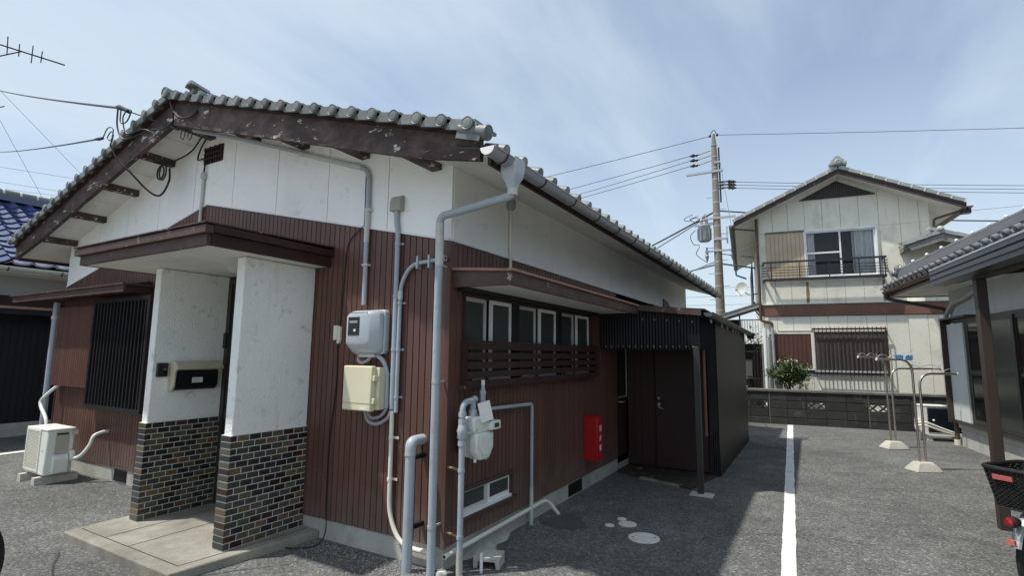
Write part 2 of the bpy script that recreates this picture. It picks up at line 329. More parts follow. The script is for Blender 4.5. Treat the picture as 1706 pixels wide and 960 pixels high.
FRAME = I4; FRI = I4
WMX = {}; ROOT = {}
def frame(x=0, y=0, deg=0):
    global FRAME; FRAME = Matrix.Translation((x, y, 0)) @ Matrix.Rotation(R(deg), 4, 'Z')
def tag(o, label=None, cat=None, group=None, kind=None):
    if label: o['label'] = label
    if cat: o['category'] = cat
    if group: o['group'] = group
    if kind: o['kind'] = kind
    return o
def thing(name, label, cat, loc=(0, 0, 0), group=None):
    o = bpy.data.objects.new(name, None); COL.objects.link(o); o.empty_display_size = .2
    W = FRAME @ Matrix.Translation(loc); o.matrix_world = W; WMX[o.name] = W; ROOT[o.name] = (o.name, FRAME.copy())
    return tag(o, label, cat, group)
def bevel(o, w, seg=2):
    md = o.modifiers.new('bevel', 'BEVEL'); md.width = w; md.segments = seg; md.limit_method = 'ANGLE'; md.angle_limit = R(40); md.harden_normals = False
def part(name, mb, m, parent, label=None, bev=0, kind=None, sharp=40):
    root, fr = ROOT[parent.name]; W = WMX[root]
    o = bpy.data.objects.new(name, mesh_of(mb, m, W.inverted() @ fr, sharp)); COL.objects.link(o); o.parent = parent
    WMX[o.name] = W; ROOT[o.name] = (root, fr)
    if bev: bevel(o, bev)
    return tag(o, label, kind=kind)
def inst(name, me, parent, M, label=None):
    root, fr = ROOT[parent.name]; W = WMX[root]
    o = bpy.data.objects.new(name, me); COL.objects.link(o); o.parent = parent; o.matrix_local = W.inverted() @ fr @ M
    return tag(o, label)
def solo(name, mb, m, label, cat, group=None, bev=0, kind=None, sharp=40):
    """one thing that is one mesh; its origin is set at its base"""
    xs = [q.x for q in mb.v]; ys = [q.y for q in mb.v]; zs = [q.z for q in mb.v]
    W = FRAME @ Matrix.Translation(((min(xs)+max(xs))/2, (min(ys)+max(ys))/2, min(zs)))
    o = bpy.data.objects.new(name, mesh_of(mb, m, W.inverted() @ FRAME, sharp)); COL.objects.link(o); o.matrix_world = W
    if bev: bevel(o, bev)
    return tag(o, label, cat, group, kind)
def struct(name, mb, m, kind='structure'):
    o = bpy.data.objects.new(name, mesh_of(mb, m)); COL.objects.link(o); return tag(o, kind=kind)
def T(x, y, z): return Matrix.Translation((x, y, z))
def RZ(d): return Matrix.Rotation(R(d), 4, 'Z')
def RX(d): return Matrix.Rotation(R(d), 4, 'X')
def RY(d): return Matrix.Rotation(R(d), 4, 'Y')

# ================================================================ SETTING
g = MB(); g.add([(-600, -600, 0), (600, -600, 0), (600, 600, 0), (-600, 600, 0)], [(0, 1, 2, 3)])
struct('ground', g, 'asphalt')
def ragged(L, Rr, seed):
    q = random.Random(seed); n = 60
    def side(P):
        out = []
        for a, c in zip(P[:-1], P[1:]):
            for i in range(n): t = i/n; out.append((a[0]+(c[0]-a[0])*t+q.gauss(0, .0022), a[1]+(c[1]-a[1])*t))
        return out + [P[-1]]
    return side(L) + side(Rr)
def strip(name, pts, z, m):
    b = MB(); b.prism([(x, y, z-.003) for x, y in pts], (0, 0, .003)); return struct(name, b, m)
strip('parking_line', ragged([(-.135, 2.6), (-.30, 4.49), (-.63, 13.96)], [(-.52, 14.03), (-.20, 4.55), (-.035, 2.6)], 1), .005, 'white_paint')
strip('parking_line', [(-10.55, -1.0), (-10.66, 3.12), (-10.84, 6.4), (-10.95, 6.4), (-10.80, 3.12), (-10.69, -1.0)], .005, 'white_paint')

# ================================================================ MAIN HOUSE
rd_ = MB(); rd_.prism([(-60, -10, -.003), (60, -10, -.003), (60, -1.6, -.003), (-60, -1.6, -.003)], (0, 0, .007)); struct('bounce_road', rd_, 'bounce_concrete')  # unseen pale road behind the camera, added to bounce sunlight onto the walls
frame()
XR, XL, YF, YB, XC = -2.44, -9.38, 3.24, 12.0, -5.91
SL = 0.307; ANG = math.degrees(math.atan(SL))
def zbound(x): return 2.49 + (3.47 - abs(x - XC))*.222
def zsoff(x): return 4.16 - SL*abs(x - XC)
def ztop(x): return 4.29 - SL*abs(x - XC)
house = thing('house', 'one-storey house with a brown boarded lower wall, white gable and silver tiled roof', 'house', (XC, 7.6, 0))
# solid core behind the cladding (dark, only its joints show)
b = MB(); b.prism([(XL+.03, YF+.03, .0), (XR-.10, YF+.03, .0), (XR-.10, YF+.03, 3.05), (XC, YF+.03, 4.12), (XL+.03, YF+.03, 3.05)], (0, YB-YF-.06, 0))
part('wall_core', b, 'siding_backing', house)
b = MB(); b.box(XL+.012, XR-.012, YF+.012, YB-.01, -.05, .172)
part('foundation', b, 'concrete', house)
# rough lump of concrete at the foot of the side wall
rng = random.Random(4)
b = MB(); b.grid(lambda u, v: (XR-.012 + v*(.10*math.sin(math.pi*u)**.6+.01)*(.8+.4*mnoise.noise((u*6, 1, 2))), 3.5+u*.75, .085*(1-v)**1.3*math.sin(math.pi*min(u*1.02, 1))**.5 - .005 + .012*mnoise.noise((u*9, v*3, 5))), 26, 6)
part('footing', b, 'concrete', house)
# white upper panels, joints left open
xs = [XL, -9.29+.0]; j = -5.44
js = sorted([XL, XR] + [j + .77*k for k in range(-5, 5) if XL+.2 < j+.77*k < XR-.2])
for a, c in zip(js[:-1], js[1:]):
    a2, c2 = a + (.004 if a > XL else 0), c - (.004 if c < XR else 0)
    low = [(a2, zbound(a2))] + ([(XC, zbound(XC))] if a2 < XC < c2 else []) + [(c2, zbound(c2))]
    up = [(c2, zsoff(c2)+.04)] + ([(XC, zsoff(XC)+.04)] if a2 < XC < c2 else []) + [(a2, zsoff(a2)+.04)]
    part('wall_panel', MB().prism([(x, YF-.004, z) for x, z in low+up], (0, .03, 0)), 'white_wall', house)
ys = [YF-.004, 4.17, 5.08, 5.99, 6.90, 7.81, 8.72, 9.63, 10.54, YB]
for a, c in zip(ys[:-1], ys[1:]):
    part('wall_panel', MB().box(XR-.026, XR+.004, a+.0025+(.024 if a < 3.3 else 0), c-.0025, 2.49, 3.16), 'white_wall', house)
# metal drip strip along the foot of the white panels
b = MB()
for a, c in ((XL, XC), (XC, XR)):
    b.prism([(a, YF-.014, zbound(a)-.012), (c, YF-.014, zbound(c)-.012), (c, YF-.014, zbound(c)+.006), (a, YF-.014, zbound(a)+.006)], (0, .03, 0))
b.box(XR-.01, XR+.014, YF-.014, 9.0, 2.478, 2.496)
part('drip_strip', b, 'alu_white', house)
# brown metal boards, each with bevelled long edges
P_ = .0655
def board_front(x0, x1, z0, f):
    e = .005; b = MB(); n0 = YF+.016; n1 = YF
    pr = [(x0+.0012, n0), (x0+e, n1), (x1-e, n1), (x1-.0012, n0)]
    b.add([(x, y, z0) for x, y in pr] + [(x, y, f(x)) for x, y in pr], ((0,1,2,3), (7,6,5,4), (0,4,5,1), (1,5,6,2), (2,6,7,3), (3,7,4,0)))
    return b
n = int((XR-XL-.04)/P_)
for i in range(n):
    x1 = XR - .03 - i*P_; x0 = x1 - P_; xm = (x0+x1)/2
    top = lambda x: zbound(x) - .010
    if -8.10 < xm < -6.72: segs = [(.165, lambda x: .90), (2.16, top)]
    elif -5.36 < xm < -4.02: segs = [(2.44, top)]
    else: segs = [(.165, top)]
    for z0, f in segs: part('siding_board', board_front(x0, x1, z0, f), 'siding_brown', house, sharp=20)
def board_side(y0, y1, z0, z1):
    e = .005; pr = [(XR-.016, y0+.0012), (XR, y0+e), (XR, y1-e), (XR-.016, y1-.0012)]
    return MB().add([(x, y, z0) for x, y in pr] + [(x, y, z1) for x, y in pr], ((3,2,1,0), (4,5,6,7), (0,1,5,4), (1,2,6,5), (2,3,7,6), (3,0,4,7)))
i = 0; y = YF + .03
while y < 7.2:
    y1 = min(y + P_, 7.205); ym = (y+y1)/2
    segs = [(.165, 2.478)]
    if 3.44 < ym < 6.22: segs = [(2.08, 2.478), (.165, 1.345)]
    if 3.44 < ym < 4.20: segs = [(2.08, 2.478), (.545, 1.345), (.165, .325)]
    for z0, z1 in segs: part('siding_board', board_side(y, y1, z0, z1), 'siding_brown', house, sharp=20)
    y = y1
part('corner_trim', MB().box(XR-.03, XR+.006, YF-.006, YF+.03, .16, 2.478), 'siding_brown', house); part('corner_trim', MB().box(XL-.004, XL+.03, YF-.006, YF+.03, .16, 2.478), 'siding_brown', house)

# ---- roof: deck with white soffit, battens, boards
for s in (1, -1):
    e = XC + s*4.06
    b = MB(); b.prism([(XC, 2.835, zsoff(XC)), (e, 2.835, zsoff(e)), (e, 2.835, ztop(e)-.09), (XC, 2.835, ztop(XC)-.09)], (0, 9.4, 0))
    part('soffit', b, 'soffit_white', house)
    # bargeboard in two lengths, the lower edge curving up towards the eave
    for d0, d1, st in ((.02, .47, 1), (.476, 4.03, 9)):
        top = []; bot = []
        for k in range(st+1):
            d = d0 + (d1-d0)*k/st; t = d/4.03
            dep = .262 - .055*t - (.045*max(0, (t-.82)/.18)**1.5)
            top.append((XC+s*d, 4.29-SL*d)); bot.append((XC+s*d, 4.29-SL*d-dep))
        part('bargeboard', MB().prism([(x, 2.79, z) for x, z in top+bot[::-1]], (0, .045, 0)), 'beam_weathered', house)
    b = MB(); b.prism([(XC, 2.765, 4.29), (XC+s*4.06, 2.765, 4.29-SL*4.06), (XC+s*4.06, 2.765, 4.29-SL*4.06+.028), (XC, 2.765, 4.318)], (0, .09, 0))
    part('verge_batten', b, 'dark_brown', house)
    b = MB(); b.box(min(e, e+s*.025), max(e, e+s*.025), 2.84, 12.25, zsoff(e)-.045, ztop(e)-.088)
    part('fascia', b, 'dark_brown', house)
    for k in range(1, 5):
        d = .83*k; x = XC + s*d + (s*-.01 if k == 4 else 0); zt = zsoff(x)+.02
        part('purlin', MB().box(x-.05, x+.05, 2.83, YF-.006, zt-.085, zt), 'beam_weathered', house)
part('purlin', MB().box(XC-.055, XC+.055, 2.84, YF-.006, zsoff(XC)-.135, zsoff(XC)-.0), 'beam_weathered', house)
# seams between the soffit boards of the gable
for s in (1, -1):
    for k in range(4):
        x = XC + s*(.42+.83*k); part('soffit_batten', MB().box(x-.012, x+.012, 2.86, YF-.02, zsoff(x)-.012, zsoff(x)+.01), 'soffit_white', house)

# ---- tiles
def wav(t): return .036*math.exp(-((t-.86)/.13)**2) - .012*math.sin(math.pi*min(t/.72, 1))
def tile_mb(w, L, th=.018, nseg=10, drop=.03, sgn=1):
    """pan tile: x runs down the slope 0..L, y across 0..w"""
    b = MB()
    up = lambda x, t: Vector((sgn*x, t*w, wav(t)*w/.27 + .024*x/L))
    b.grid(lambda u, v: up(u*L, v), 2, nseg)
    b.grid(lambda u, v: up(L, v) - Vector((0, 0, u*(drop + (wav(v)*.3)))), 1, nseg)
    b.grid(lambda u, v: up(u*L, v) - Vector((0, 0, th)), 1, nseg)
    return b
def verge_mesh(sgn, L=.238):
    b = MB(); S = Matrix.Scale(1, 4) if sgn > 0 else Matrix.Scale(-1, 4, (1, 0, 0))
    t = Matrix.Rotation(R(-4.5), 4, 'Y')
    b2 = MB()
    b2.add([(0,0,-.052),(L,0,-.052),(L,.02,-.052),(0,.02,-.052),(0,0,.022),(L,0,.022),(L,.27,.022),(0,.27,.022),(L,.02,.0),(0,.02,.0),(L,.27,.0),(0,.27,.0)],
           ((0,1,5,4),(4,5,6,7),(1,2,8,10,6,5),(0,4,7,11,9,3),(3,2,1,0),(9,8,2,3),(11,10,8,9),(7,6,10,11)))
    b2.lathe((L-.050, .16, -.012), (0, -1, 0), [(.040, 0), (.042, .14), (.047, .176), (.044, .184), (.035, .180), (.032, .185), (.012, .187)], 14)
    b2.cyl((L+.004, .0, -.010), (L+.004, .2, -.010), .018, 8)
    b.add([S @ (t @ q) for q in b2.v], [f[::-1] if sgn < 0 else f for f in b2.f])
    return mesh_of(b, 'tile_silver')
for s in (1, -1):
    me = verge_mesh(s)
    for k in range(19):
        d = .03 + k*.2225/1.0
        d = .03 + k*.2225*math.cos(R(ANG))*1.045
        if d > 3.88: break
        z = 4.29 - SL*d + .054
        inst('verge_tile', me, house, T(XC+s*d, 2.705, z) @ RY(s*ANG))
eb = tile_mb(.26, .26, drop=.045, nseg=12); eb.cyl((.262, .222, .062), (.10, .222, .052), .046, 14); eb.lathe((.262, .222, .060), (1, 0, 0), [(.048, -.02), (.048, .012), (.040, .016), (.012, .018)], 16)
em = mesh_of(eb, 'tile_silver')
ct = MB(); ct.lathe((0, 0, 0), (1, 0, 0), [(.046, 0), (.048, .19), (.054, .215), (.054, .235), (.044, .24), (.040, .236), (.012, .242)], 16); ct.box(.0, .20, -.035, -.02, -.07, -.02)
inst('corner_tile', mesh_of(ct, 'tile_silver'), house, T(XC+3.90, 2.745, 4.29-SL*3.90+.022) @ RY(ANG))
for k in range(1, 37):
    d = 3.845; inst('eave_tile', em, house, T(XC+d, 2.50+.26*k, 4.29-SL*d-.078) @ RY(ANG+1.5))
for s in (1, -1):
    b = MB()
    tmb = tile_mb(.26, .245, nseg=8, sgn=s)
    for r in range(18):
        d = .10 + r*.2225*.956
        if s > 0 and d > 3.93: break
        Mx = T(XC+s*d, 0, 4.29-SL*d-.045) @ RY(s*ANG)
        for c in range(36): b.add([Mx @ (q + Vector((0, 2.96+.26*c, 0))) for q in tmb.v], tmb.f)
    part('roof_tiles', b, 'tile_silver', house, kind='stuff')
# ridge: three laid courses, a half-round cap row, mortar at the foot
b = MB(); b.box(XC-.13, XC+.13, 3.06, 12.3, 4.28, 4.40); part('ridge_mortar', b, 'mortar_white', house)
for i, w in enumerate((.13, .11, .09)):
    for k in range(31):
        y0 = 3.04 + k*.30
        part('ridge_course', MB().prism([(XC-w, y0, 4.385+.034*i), (XC+w, y0, 4.385+.034*i), (XC+w-.015, y0, 4.385+.034*i+.018), (XC, y0, 4.385+.034*i+.032), (XC-w+.02, y0, 4.385+.034*i+.018)], (0, .296, 0)), 'tile_silver', house)
for k in range(31):
    y0 = 3.02 + k*.30
    b = MB(); b.lathe((XC, y0, 4.475), (0, 1, 0), [(.055, 0), (.062, .02), (.062, .05), (.056, .06), (.054, .29)], 14); part('ridge_cap', b, 'tile_silver', house)
b = MB()   # gable ornament: moulded plate with scrolls, a disc and a raised cap tile
pl = [(-.24, 4.36), (-.20, 4.44), (-.235, 4.47), (-.21, 4.53), (-.14, 4.54), (-.12, 4.60), (-.06, 4.63), (.06, 4.63), (.12, 4.60), (.14, 4.54), (.21, 4.53), (.235, 4.47), (.20, 4.44), (.24, 4.36)]
b.prism([(XC+x*.62, 2.99, 4.38+(z-4.36)*.62) for x, z in pl], (0, .05, 0))
b.lathe((XC, 2.99, 4.485), (0, -1, 0), [(.046, -.01), (.046, .04), (.036, .045), (.033, .036), (.012, .04)], 16)
for s in (1, -1):
    b.lathe((XC+s*.102, 2.99, 4.448), (0, -1, 0), [(.031, 0), (.031, .025), (.019, .03), (.017, .02)], 12)
    b.lathe((XC+s*.062, 2.99, 4.411), (0, -1, 0), [(.025, 0), (.025, .02), (.012, .026)], 10)
part('ridge_ornament', b, 'tile_silver', house)
b = MB(); mm = T(XC, 3.0, 4.565) @ RX(-10) @ Matrix.Scale(.66, 4)
pp = [(-.13, -.05), (-.10, .015), (-.04, .05), (.04, .05), (.10, .015), (.13, -.05), (.10, -.05), (.075, -.01), (-.075, -.01), (-.10, -.05)]
b.prism([mm @ Vector((x, -.12, z)) for x, z in pp], (mm.to_3x3() @ Vector((0, .30, 0)))); part('ornament_cap', b, 'tile_silver', house)
b = MB(); b.lathe((XC, 3.06, 4.358), (0, -1, 0), [(.052, 0), (.055, .34), (.061, .37), (.061, .385), (.048, .39), (.044, .382), (.015, .386)], 18); part('ridge_end_tile', b, 'tile_silver', house)

# ---- gable vent: dark grille of upright slats and cross bars in an opening
vt = part('vent', MB().box(-6.035, -5.68, YF-.012, YF+.01, 3.74, 3.94), 'near_black', house)
for k in range(8): part('vent_slat', MB().box(-6.025+k*.046, -6.010+k*.046, YF-.030, YF-.013, 3.735+.012*((k*5) % 3), 3.94-.008*(k % 2)), 'dark_brown', vt)
for z in (3.79, 3.85, 3.91): part('vent_bar', MB().box(-6.03, -5.685, YF-.038, YF-.031, z-.006, z+.006), 'dark_brown', vt)

# ---- foundation vents
for nm, bx in (('a', (-7.45, -7.16)), ('b', None)):
    if bx:
        v = part('foundation_vent', MB().box(bx[0], bx[1], YF+.002, YF+.014, .02, .155), 'near_black', house)
        for k in range(7): part('vent_slat', MB().box(bx[0]+.01, bx[1]-.01, YF-.004, YF+.001, .03+k*.018, .038+k*.018), 'black_metal', v)
    else:
        v = part('foundation_vent', MB().box(XR-.014, XR-.004, 5.52, 5.90, .02, .150), 'near_black', house)
        for k in range(7): part('vent_slat', MB().box(XR-.003, XR+.003, 5.53, 5.89, .03+k*.017, .037+k*.017), 'charcoal_sheet', v)

# ---- side window band: three pairs of sliding sashes
def sash(parent, y0, y1, z0, z1, x, m, fw=.036):
    f = MB(); f.box(x-.02, x, y0, y0+fw, z0, z1); f.box(x-.02, x, y1-fw, y1, z0, z1); f.box(x-.02, x, y0+fw, y1-fw, z1-fw*.9, z1); f.box(x-.02, x, y0+fw, y1-fw, z0, z0+fw*1.3)
    return part('sash', f, m, parent), part('pane', MB().box(x-.014, x-.008, y0+fw-.002, y1-fw+.002, z0+.01, z1-.01), 'frosted_pane', parent)
b = MB(); b.box(XR-.09, XR-.05, 3.42, 6.20, 1.345, 2.09)
b.box(XR-.05, XR+.012, 3.415, 3.445, 1.345, 2.10); b.box(XR-.05, XR+.012, 6.165, 6.205, 1.345, 2.10); b.box(XR-.05, XR+.016, 3.445, 6.165, 2.062, 2.105)
win = part('window', b, 'dark_brown', house)
for y0, y1 in ((3.445, 4.21), (4.35, 5.185), (5.325, 6.155)):
    mid = (y0+y1)/2
    sash(win, y0, mid-.012, 1.37, 2.062, XR-.032, 'alu'); sash(win, mid+.02, y1, 1.37, 2.062, XR-.006, 'alu_white')
    part('sill_track', MB().box(XR-.05, XR+.004, y0, y1, 1.348, 1.372), 'alu', win)
for y in (4.28, 5.255): part('mullion', MB().box(XR-.05, XR+.008, y-.062, y+.062, 1.348, 2.062), 'near_black', win)
part('sill', MB().box(XR-.02, XR+.05, 3.36, 6.30, 1.312, 1.346), 'board_brown', win)
rail = part('window_rail', MB().box(XR+.066, XR+.086, 3.395, 6.275, 1.684, 1.702), 'dark_brown', house)
for y in (3.46, 4.28, 5.255, 6.20): part('rail_post', MB().box(XR+.052, XR+.066, y-.014, y+.014, 1.335, 1.70), 'dark_brown', rail)
for y in (3.41, 6.23): part('rail_post', MB().box(XR+.006, XR+.064, y-.008, y+.008, 1.335, 1.70), 'dark_brown', rail)
for z in (1.655, 1.575, 1.500, 1.425): part('rail_board', MB().box(XR+.068, XR+.084, 3.40, 6.27, z-.027, z+.027), 'dark_brown', rail)
part('rail_board', MB().box(XR+.062, XR+.084, 3.40, 6.27, 1.322, 1.378), 'dark_brown', rail)
# low window
b = MB(); b.box(XR-.06, XR-.03, 3.43, 4.22, .325, .545); b.box(XR-.03, XR+.022, 3.40, 4.26, .522, .552); b.box(XR-.03, XR+.022, 4.215, 4.245, .325, .522); b.box(XR-.03, XR+.022, 3.40, 3.432, .325, .522); b.box(XR-.03, XR+.034, 3.40, 4.28, .296, .326)
lw = part('low_window', b, 'board_brown', house)
sash(lw, 3.435, 3.83, .352, .522, XR-.014, 'alu', .024); sash(lw, 3.84, 4.212, .352, .522, XR-.002, 'alu_white', .026)
part('sill_track', MB().box(XR-.03, XR+.014, 3.434, 4.213, .328, .352), 'alu_white', lw)

# ---- hood over the side window
hb = MB(); hb.prism([(XR, 3.30, 2.13), (-1.935, 3.30, 2.13), (-1.935, 3.30, 2.20), (XR, 3.30, 2.265)], (0, 3.55, 0))
hood = part('window_hood', hb, 'soffit_white', house)
part('hood_fascia', MB().box(-1.935, -1.905, 3.27, 6.87, 2.105, 2.205), 'board_brown', hood)
part('hood_fascia', MB().prism([(XR+.006, 3.272, 2.112), (-1.937, 3.272, 2.105), (-1.937, 3.272, 2.205), (XR+.006, 3.272, 2.245)], (0, .03, 0)), 'board_brown', hood)
part('hood_edge', MB().box(-1.95, -1.885, 3.255, 6.88, 2.207, 2.226), 'trim_pinkish', hood)
part('hood_edge', MB().prism([(XR+.004, 3.25, 2.247), (-1.952, 3.25, 2.207), (-1.952, 3.25, 2.226), (XR+.004, 3.25, 2.268)], (0, .05, 0)), 'trim_pinkish', hood)
part('hood_sheet', MB().prism([(XR+.004, 3.302, 2.268), (-1.952, 3.302, 2.222), (-1.952, 3.302, 2.230), (XR+.004, 3.302, 2.277)], (0, 3.56, 0)), 'board_brown', hood)
part('hood_bracket', MB().box(XR+.002, XR+.05, 3.33, 6.4, 2.09, 2.128), 'near_black', hood)

# ---- front left: slatted window, shutter box, hood
fb = MB(); fb.box(-8.10, -6.71, YF-.02, YF+.03, .885, 2.20)
fw = part('front_window', fb, 'dark_pane', house)
fr = MB(); fr.box(-8.13, -8.08, YF-.13, YF, .86, 2.24); fr.box(-6.76, -6.71, YF-.13, YF, .86, 2.24); fr.box(-8.08, -6.76, YF-.13, YF, .86, .905); fr.box(-8.08, -6.76, YF-.13, YF, 2.19, 2.24)
part('frame', fr, 'black_metal', fw)
for k in range(15):
    x = -8.01 + k*.0855; part('grille_bar', MB().box(x-.0125, x+.0125, YF-.125, YF-.10, .905, 2.19), 'black_metal', fw)
fr = MB(); fr.box(-8.08, -6.76, YF-.099, YF-.085, 1.20, 1.235)
part('cross_bar', fr, 'black_metal', fw)
fr = MB(); fr.box(-8.05, -7.42, YF-.05, YF-.025, .92, .96); fr.box(-8.05, -6.8, YF-.05, YF-.025, 1.24, 1.28); fr.box(-7.44, -7.40, YF-.05, YF-.025, .96, 2.15)
part('sash', fr, 'bronze_metal', fw)
sb = MB(); sb.box(-9.27, -8.17, YF-.085, YF-.001, 1.10, 2.17)
shb = part('shutter_box', sb, 'siding_backing', house)
for k in range(17): part('siding_board', MB().prism([(-9.27+.0645*k+.002, YF-.086, 1.095), (-9.27+.0645*k+.007, YF-.098, 1.095), (-9.27+.0645*(k+1)-.007, YF-.098, 1.095), (-9.27+.0645*(k+1)-.002, YF-.086, 1.095)], (0, 0, 1.08)), 'siding_brown', shb, sharp=20)
hl = MB(); hl.prism([(-10.28, 2.95, 2.285), (-10.28, YF-.02, 2.285), (-10.28, YF-.02, 2.43), (-10.28, 2.95, 2.36)], (3.32, 0, 0))
hl = part('window_hood', hl, 'dark_brown', house)
part('hood_fascia', MB().box(-10.29, -6.935, 2.92, 2.95, 2.27, 2.352), 'board_brown', hl)
part('hood_fascia', MB().box(-6.96, -6.932, 2.952, YF-.02, 2.27, 2.352), 'dark_brown', hl)
part('hood_edge', MB().box(-10.33, -6.915, 2.90, 2.965, 2.354, 2.374), 'board_brown', hl)
part('hood_edge', MB().box(-6.97, -6.912, 2.967, YF-.02, 2.354, 2.374), 'board_brown', hl)

# ---- entrance: step, two side walls with glazed brick dado, canopy, door
SZ = .07
sl_ = MB(); sl_.prism([(-5.56, 2.09, -.02), (-3.92, 2.09, -.02), (-3.78, 3.248, -.02), (-5.62, 3.248, -.02)], (0, 0, SZ+.02))
slab = solo('entrance_step', sl_, 'concrete_slab', 'low concrete slab in front of the house entrance, between and under the brick clad pillars', 'step', bev=.012)
grv = MB()
for p0, p1 in (((-5.50, 2.20), (-4.0, 2.20)), ((-4.0, 2.20), (-3.90, 3.2)), ((-4.72, 2.20), (-4.74, 3.2)), ((-5.1, 2.2), (-5.12, 3.2))):
    d = Vector((p1[0]-p0[0], p1[1]-p0[1], 0)).normalized()*.0; q = Vector((-(p1[1]-p0[1]), p1[0]-p0[0], 0)).normalized()*.004
    grv.prism([Vector((*p0, SZ+.0008))-q, Vector((*p1, SZ+.0008))-q, Vector((*p1, SZ+.0008))+q, Vector((*p0, SZ+.0008))+q], (0, 0, .001))
W0 = slab.matrix_world.copy(); WMX[slab.name] = W0; ROOT[slab.name] = (slab.name, I4.copy())
part('joint_line', grv, 'mortar_dark', slab)
bw_, bh_, gp = .0960, .0425, .0080
rb = random.Random(11)
BM = ['brick_glaze_black', 'brick_glaze_grey', 'brick_glaze_olive', 'brick_glaze_tan', 'brick_glaze_maroon', 'brick_glaze_ochre']
def brick_mesh(ax, ln, m):
    b = MB(); h = bh_/2; l = ln/2; d = .006; e = .0025
    pr = [(-l, -h, 0), (l, -h, 0), (l, h, 0), (-l, h, 0), (-l, -h, d-e), (l, -h, d-e), (l, h, d-e), (-l, h, d-e), (-l+e, -h+e, d), (l-e, -h+e, d), (l-e, h-e, d), (-l+e, h-e, d)]
    fs = [(3,2,1,0), (8,9,10,11)] + [(i, (i+1) % 4, (i+1) % 4+4, i+4) for i in range(4)] + [(i+4, (i+1) % 4+4, (i+1) % 4+8, i+8) for i in range(4)]
    f = {'x': lambda q: (q[2], q[0], q[1]), 'y': lambda q: (q[0], -q[2], q[1]), '-x': lambda q: (-q[2], q[0], q[1])}[ax]
    return mesh_of(b.add([f(q) for q in pr], fs), m, sharp=20)
BC = {}
def brick(ax, ln, m):
    k = (ax, round(ln, 3), m)
    if k not in BC: BC[k] = brick_mesh(*k)
    return BC[k]
def pillar(x0, x1, y0, y1, wsum, lab):
    p = part('porch_wall', MB().box(x0, x1, y0, y1, .925, 2.37), 'white_render', house, lab, bev=.008)
    part('brick_bed', MB().box(x0-.012, x1+.010, y0-.012, y1, SZ, .930), 'mortar_brick', p)
    X = x1 + .010; Yf = y0 - .012
    rows = 17
    for r in range(rows):
        z = SZ + .005 + bh_/2 + r*(bh_+gp)
        pick = lambda: rb.choices(BM, wsum)[0]
        # end face: one whole tile, turned alternately into the long face
        inst('brick', brick('y', x1-x0+.034, pick()), p, T((x0+x1)/2+.001, Yf, z))
        y = Yf - .010 + (0 if r % 2 else -.0)
        first = bw_ if r % 2 else bw_*.48
        y = Yf + .0005; ln = first
        while y < y1 - .02:
            L2 = min(ln, y1 - y - .002)
            if L2 > .02: inst('brick', brick('x', L2, pick()), p, T(X, y + L2/2, z))
            y += ln + gp; ln = bw_
        # far side, hardly seen: plain courses
    b = MB()
    for r in range(rows):
        z = SZ + .005 + bh_/2 + r*(bh_+gp)
        for k in range(7): b.box(x0-.020, x0-.0125, y0+.005+k*.103+(.05 if r % 2 else 0), min(y1-.01, y0+.1+k*.103+(.05 if r % 2 else 0)), z-bh_/2, z+bh_/2)
    part('brick_facing', b, 'brick_glaze_grey', p, kind='stuff')
    return p
pillar(-5.43, -5.33, 2.545, YF-.002, (2.2, 3, 2.6, .8, .5, 1.2), 'left porch wall with mailbox, white above olive and black glazed bricks')
pillar(-4.115, -4.01, 2.535, YF-.002, (2.4, 3, 2.2, .9, 1.6, .7), 'right porch wall, white with grey blotches above dark glazed bricks')
cn = MB(); cn.box(-5.85, -3.83, 2.13, YF-.004, 2.374, 2.50)
can = part('canopy', cn, 'soffit_white', house)
part('canopy_fascia', MB().box(-5.87, -3.81, 2.10, 2.13, 2.368, 2.452), 'board_brown', can)
part('canopy_fascia', MB().box(-3.832, -3.806, 2.132, YF-.004, 2.368, 2.462), 'dark_brown', can)
part('canopy_fascia', MB().box(-5.874, -5.852, 2.132, YF-.004, 2.368, 2.452), 'board_brown', can)
part('canopy_trim', MB().box(-5.91, -3.775, 2.065, 2.128, 2.454, 2.512), 'board_brown', can)
part('canopy_trim', MB().box(-3.845, -3.772, 2.130, YF-.004, 2.464, 2.522), 'dark_brown', can)
part('canopy_trim', MB().box(-5.912, -5.852, 2.130, YF-.004, 2.454, 2.512), 'board_brown', can)
part('canopy_sheet', MB().prism([(-5.92, 2.055, 2.524), (-5.92, YF-.004, 2.545), (-5.92, YF-.004, 2.557), (-5.92, 2.055, 2.534)], (2.155, 0, 0)), 'board_brown', can)
part('flashing_strip', MB().box(-5.90, -4.72, 2.62, 2.66, 2.546, 2.572), 'trim_pinkish', can)
part('ceiling_light', MB().lathe((-4.62, 2.85, 2.374), (0, 0, -1), [(.09, 0), (.09, .02), (.06, .05), (.01, .06)], 18), 'pvc_pale_grey', can)
d = MB(); d.box(-5.33, -4.11, YF+.02, YF+.05, SZ, 2.36)
door = part('entrance_door', d, 'dark_brown', house)
f = MB()
for x0, x1 in ((-5.33, -5.27), (-4.75, -4.68), (-4.17, -4.12)): f.box(x0, x1, YF-.03, YF+.02, SZ, 2.36)
f.box(-5.27, -4.75, YF-.03, YF+.02, 2.29, 2.36); f.box(-4.68, -4.17, YF-.03, YF+.02, 2.29, 2.36); f.box(-5.27, -4.75, YF-.02, YF+.02, .9, 1.0); f.box(-4.68, -4.17, YF-.02, YF+.02, .9, 1.0)
part('frame', f, 'bronze_metal', door)
for x0, x1 in ((-5.27, -4.75), (-4.68, -4.17)): part('pane', MB().box(x0, x1, YF-.005, YF+.018, 1.0, 2.29), 'frosted_pane', door)
part('door_bolt', MB().box(-5.325, -5.28, YF-.05, YF-.031, 1.62, 1.78), 'charcoal_sheet', door)
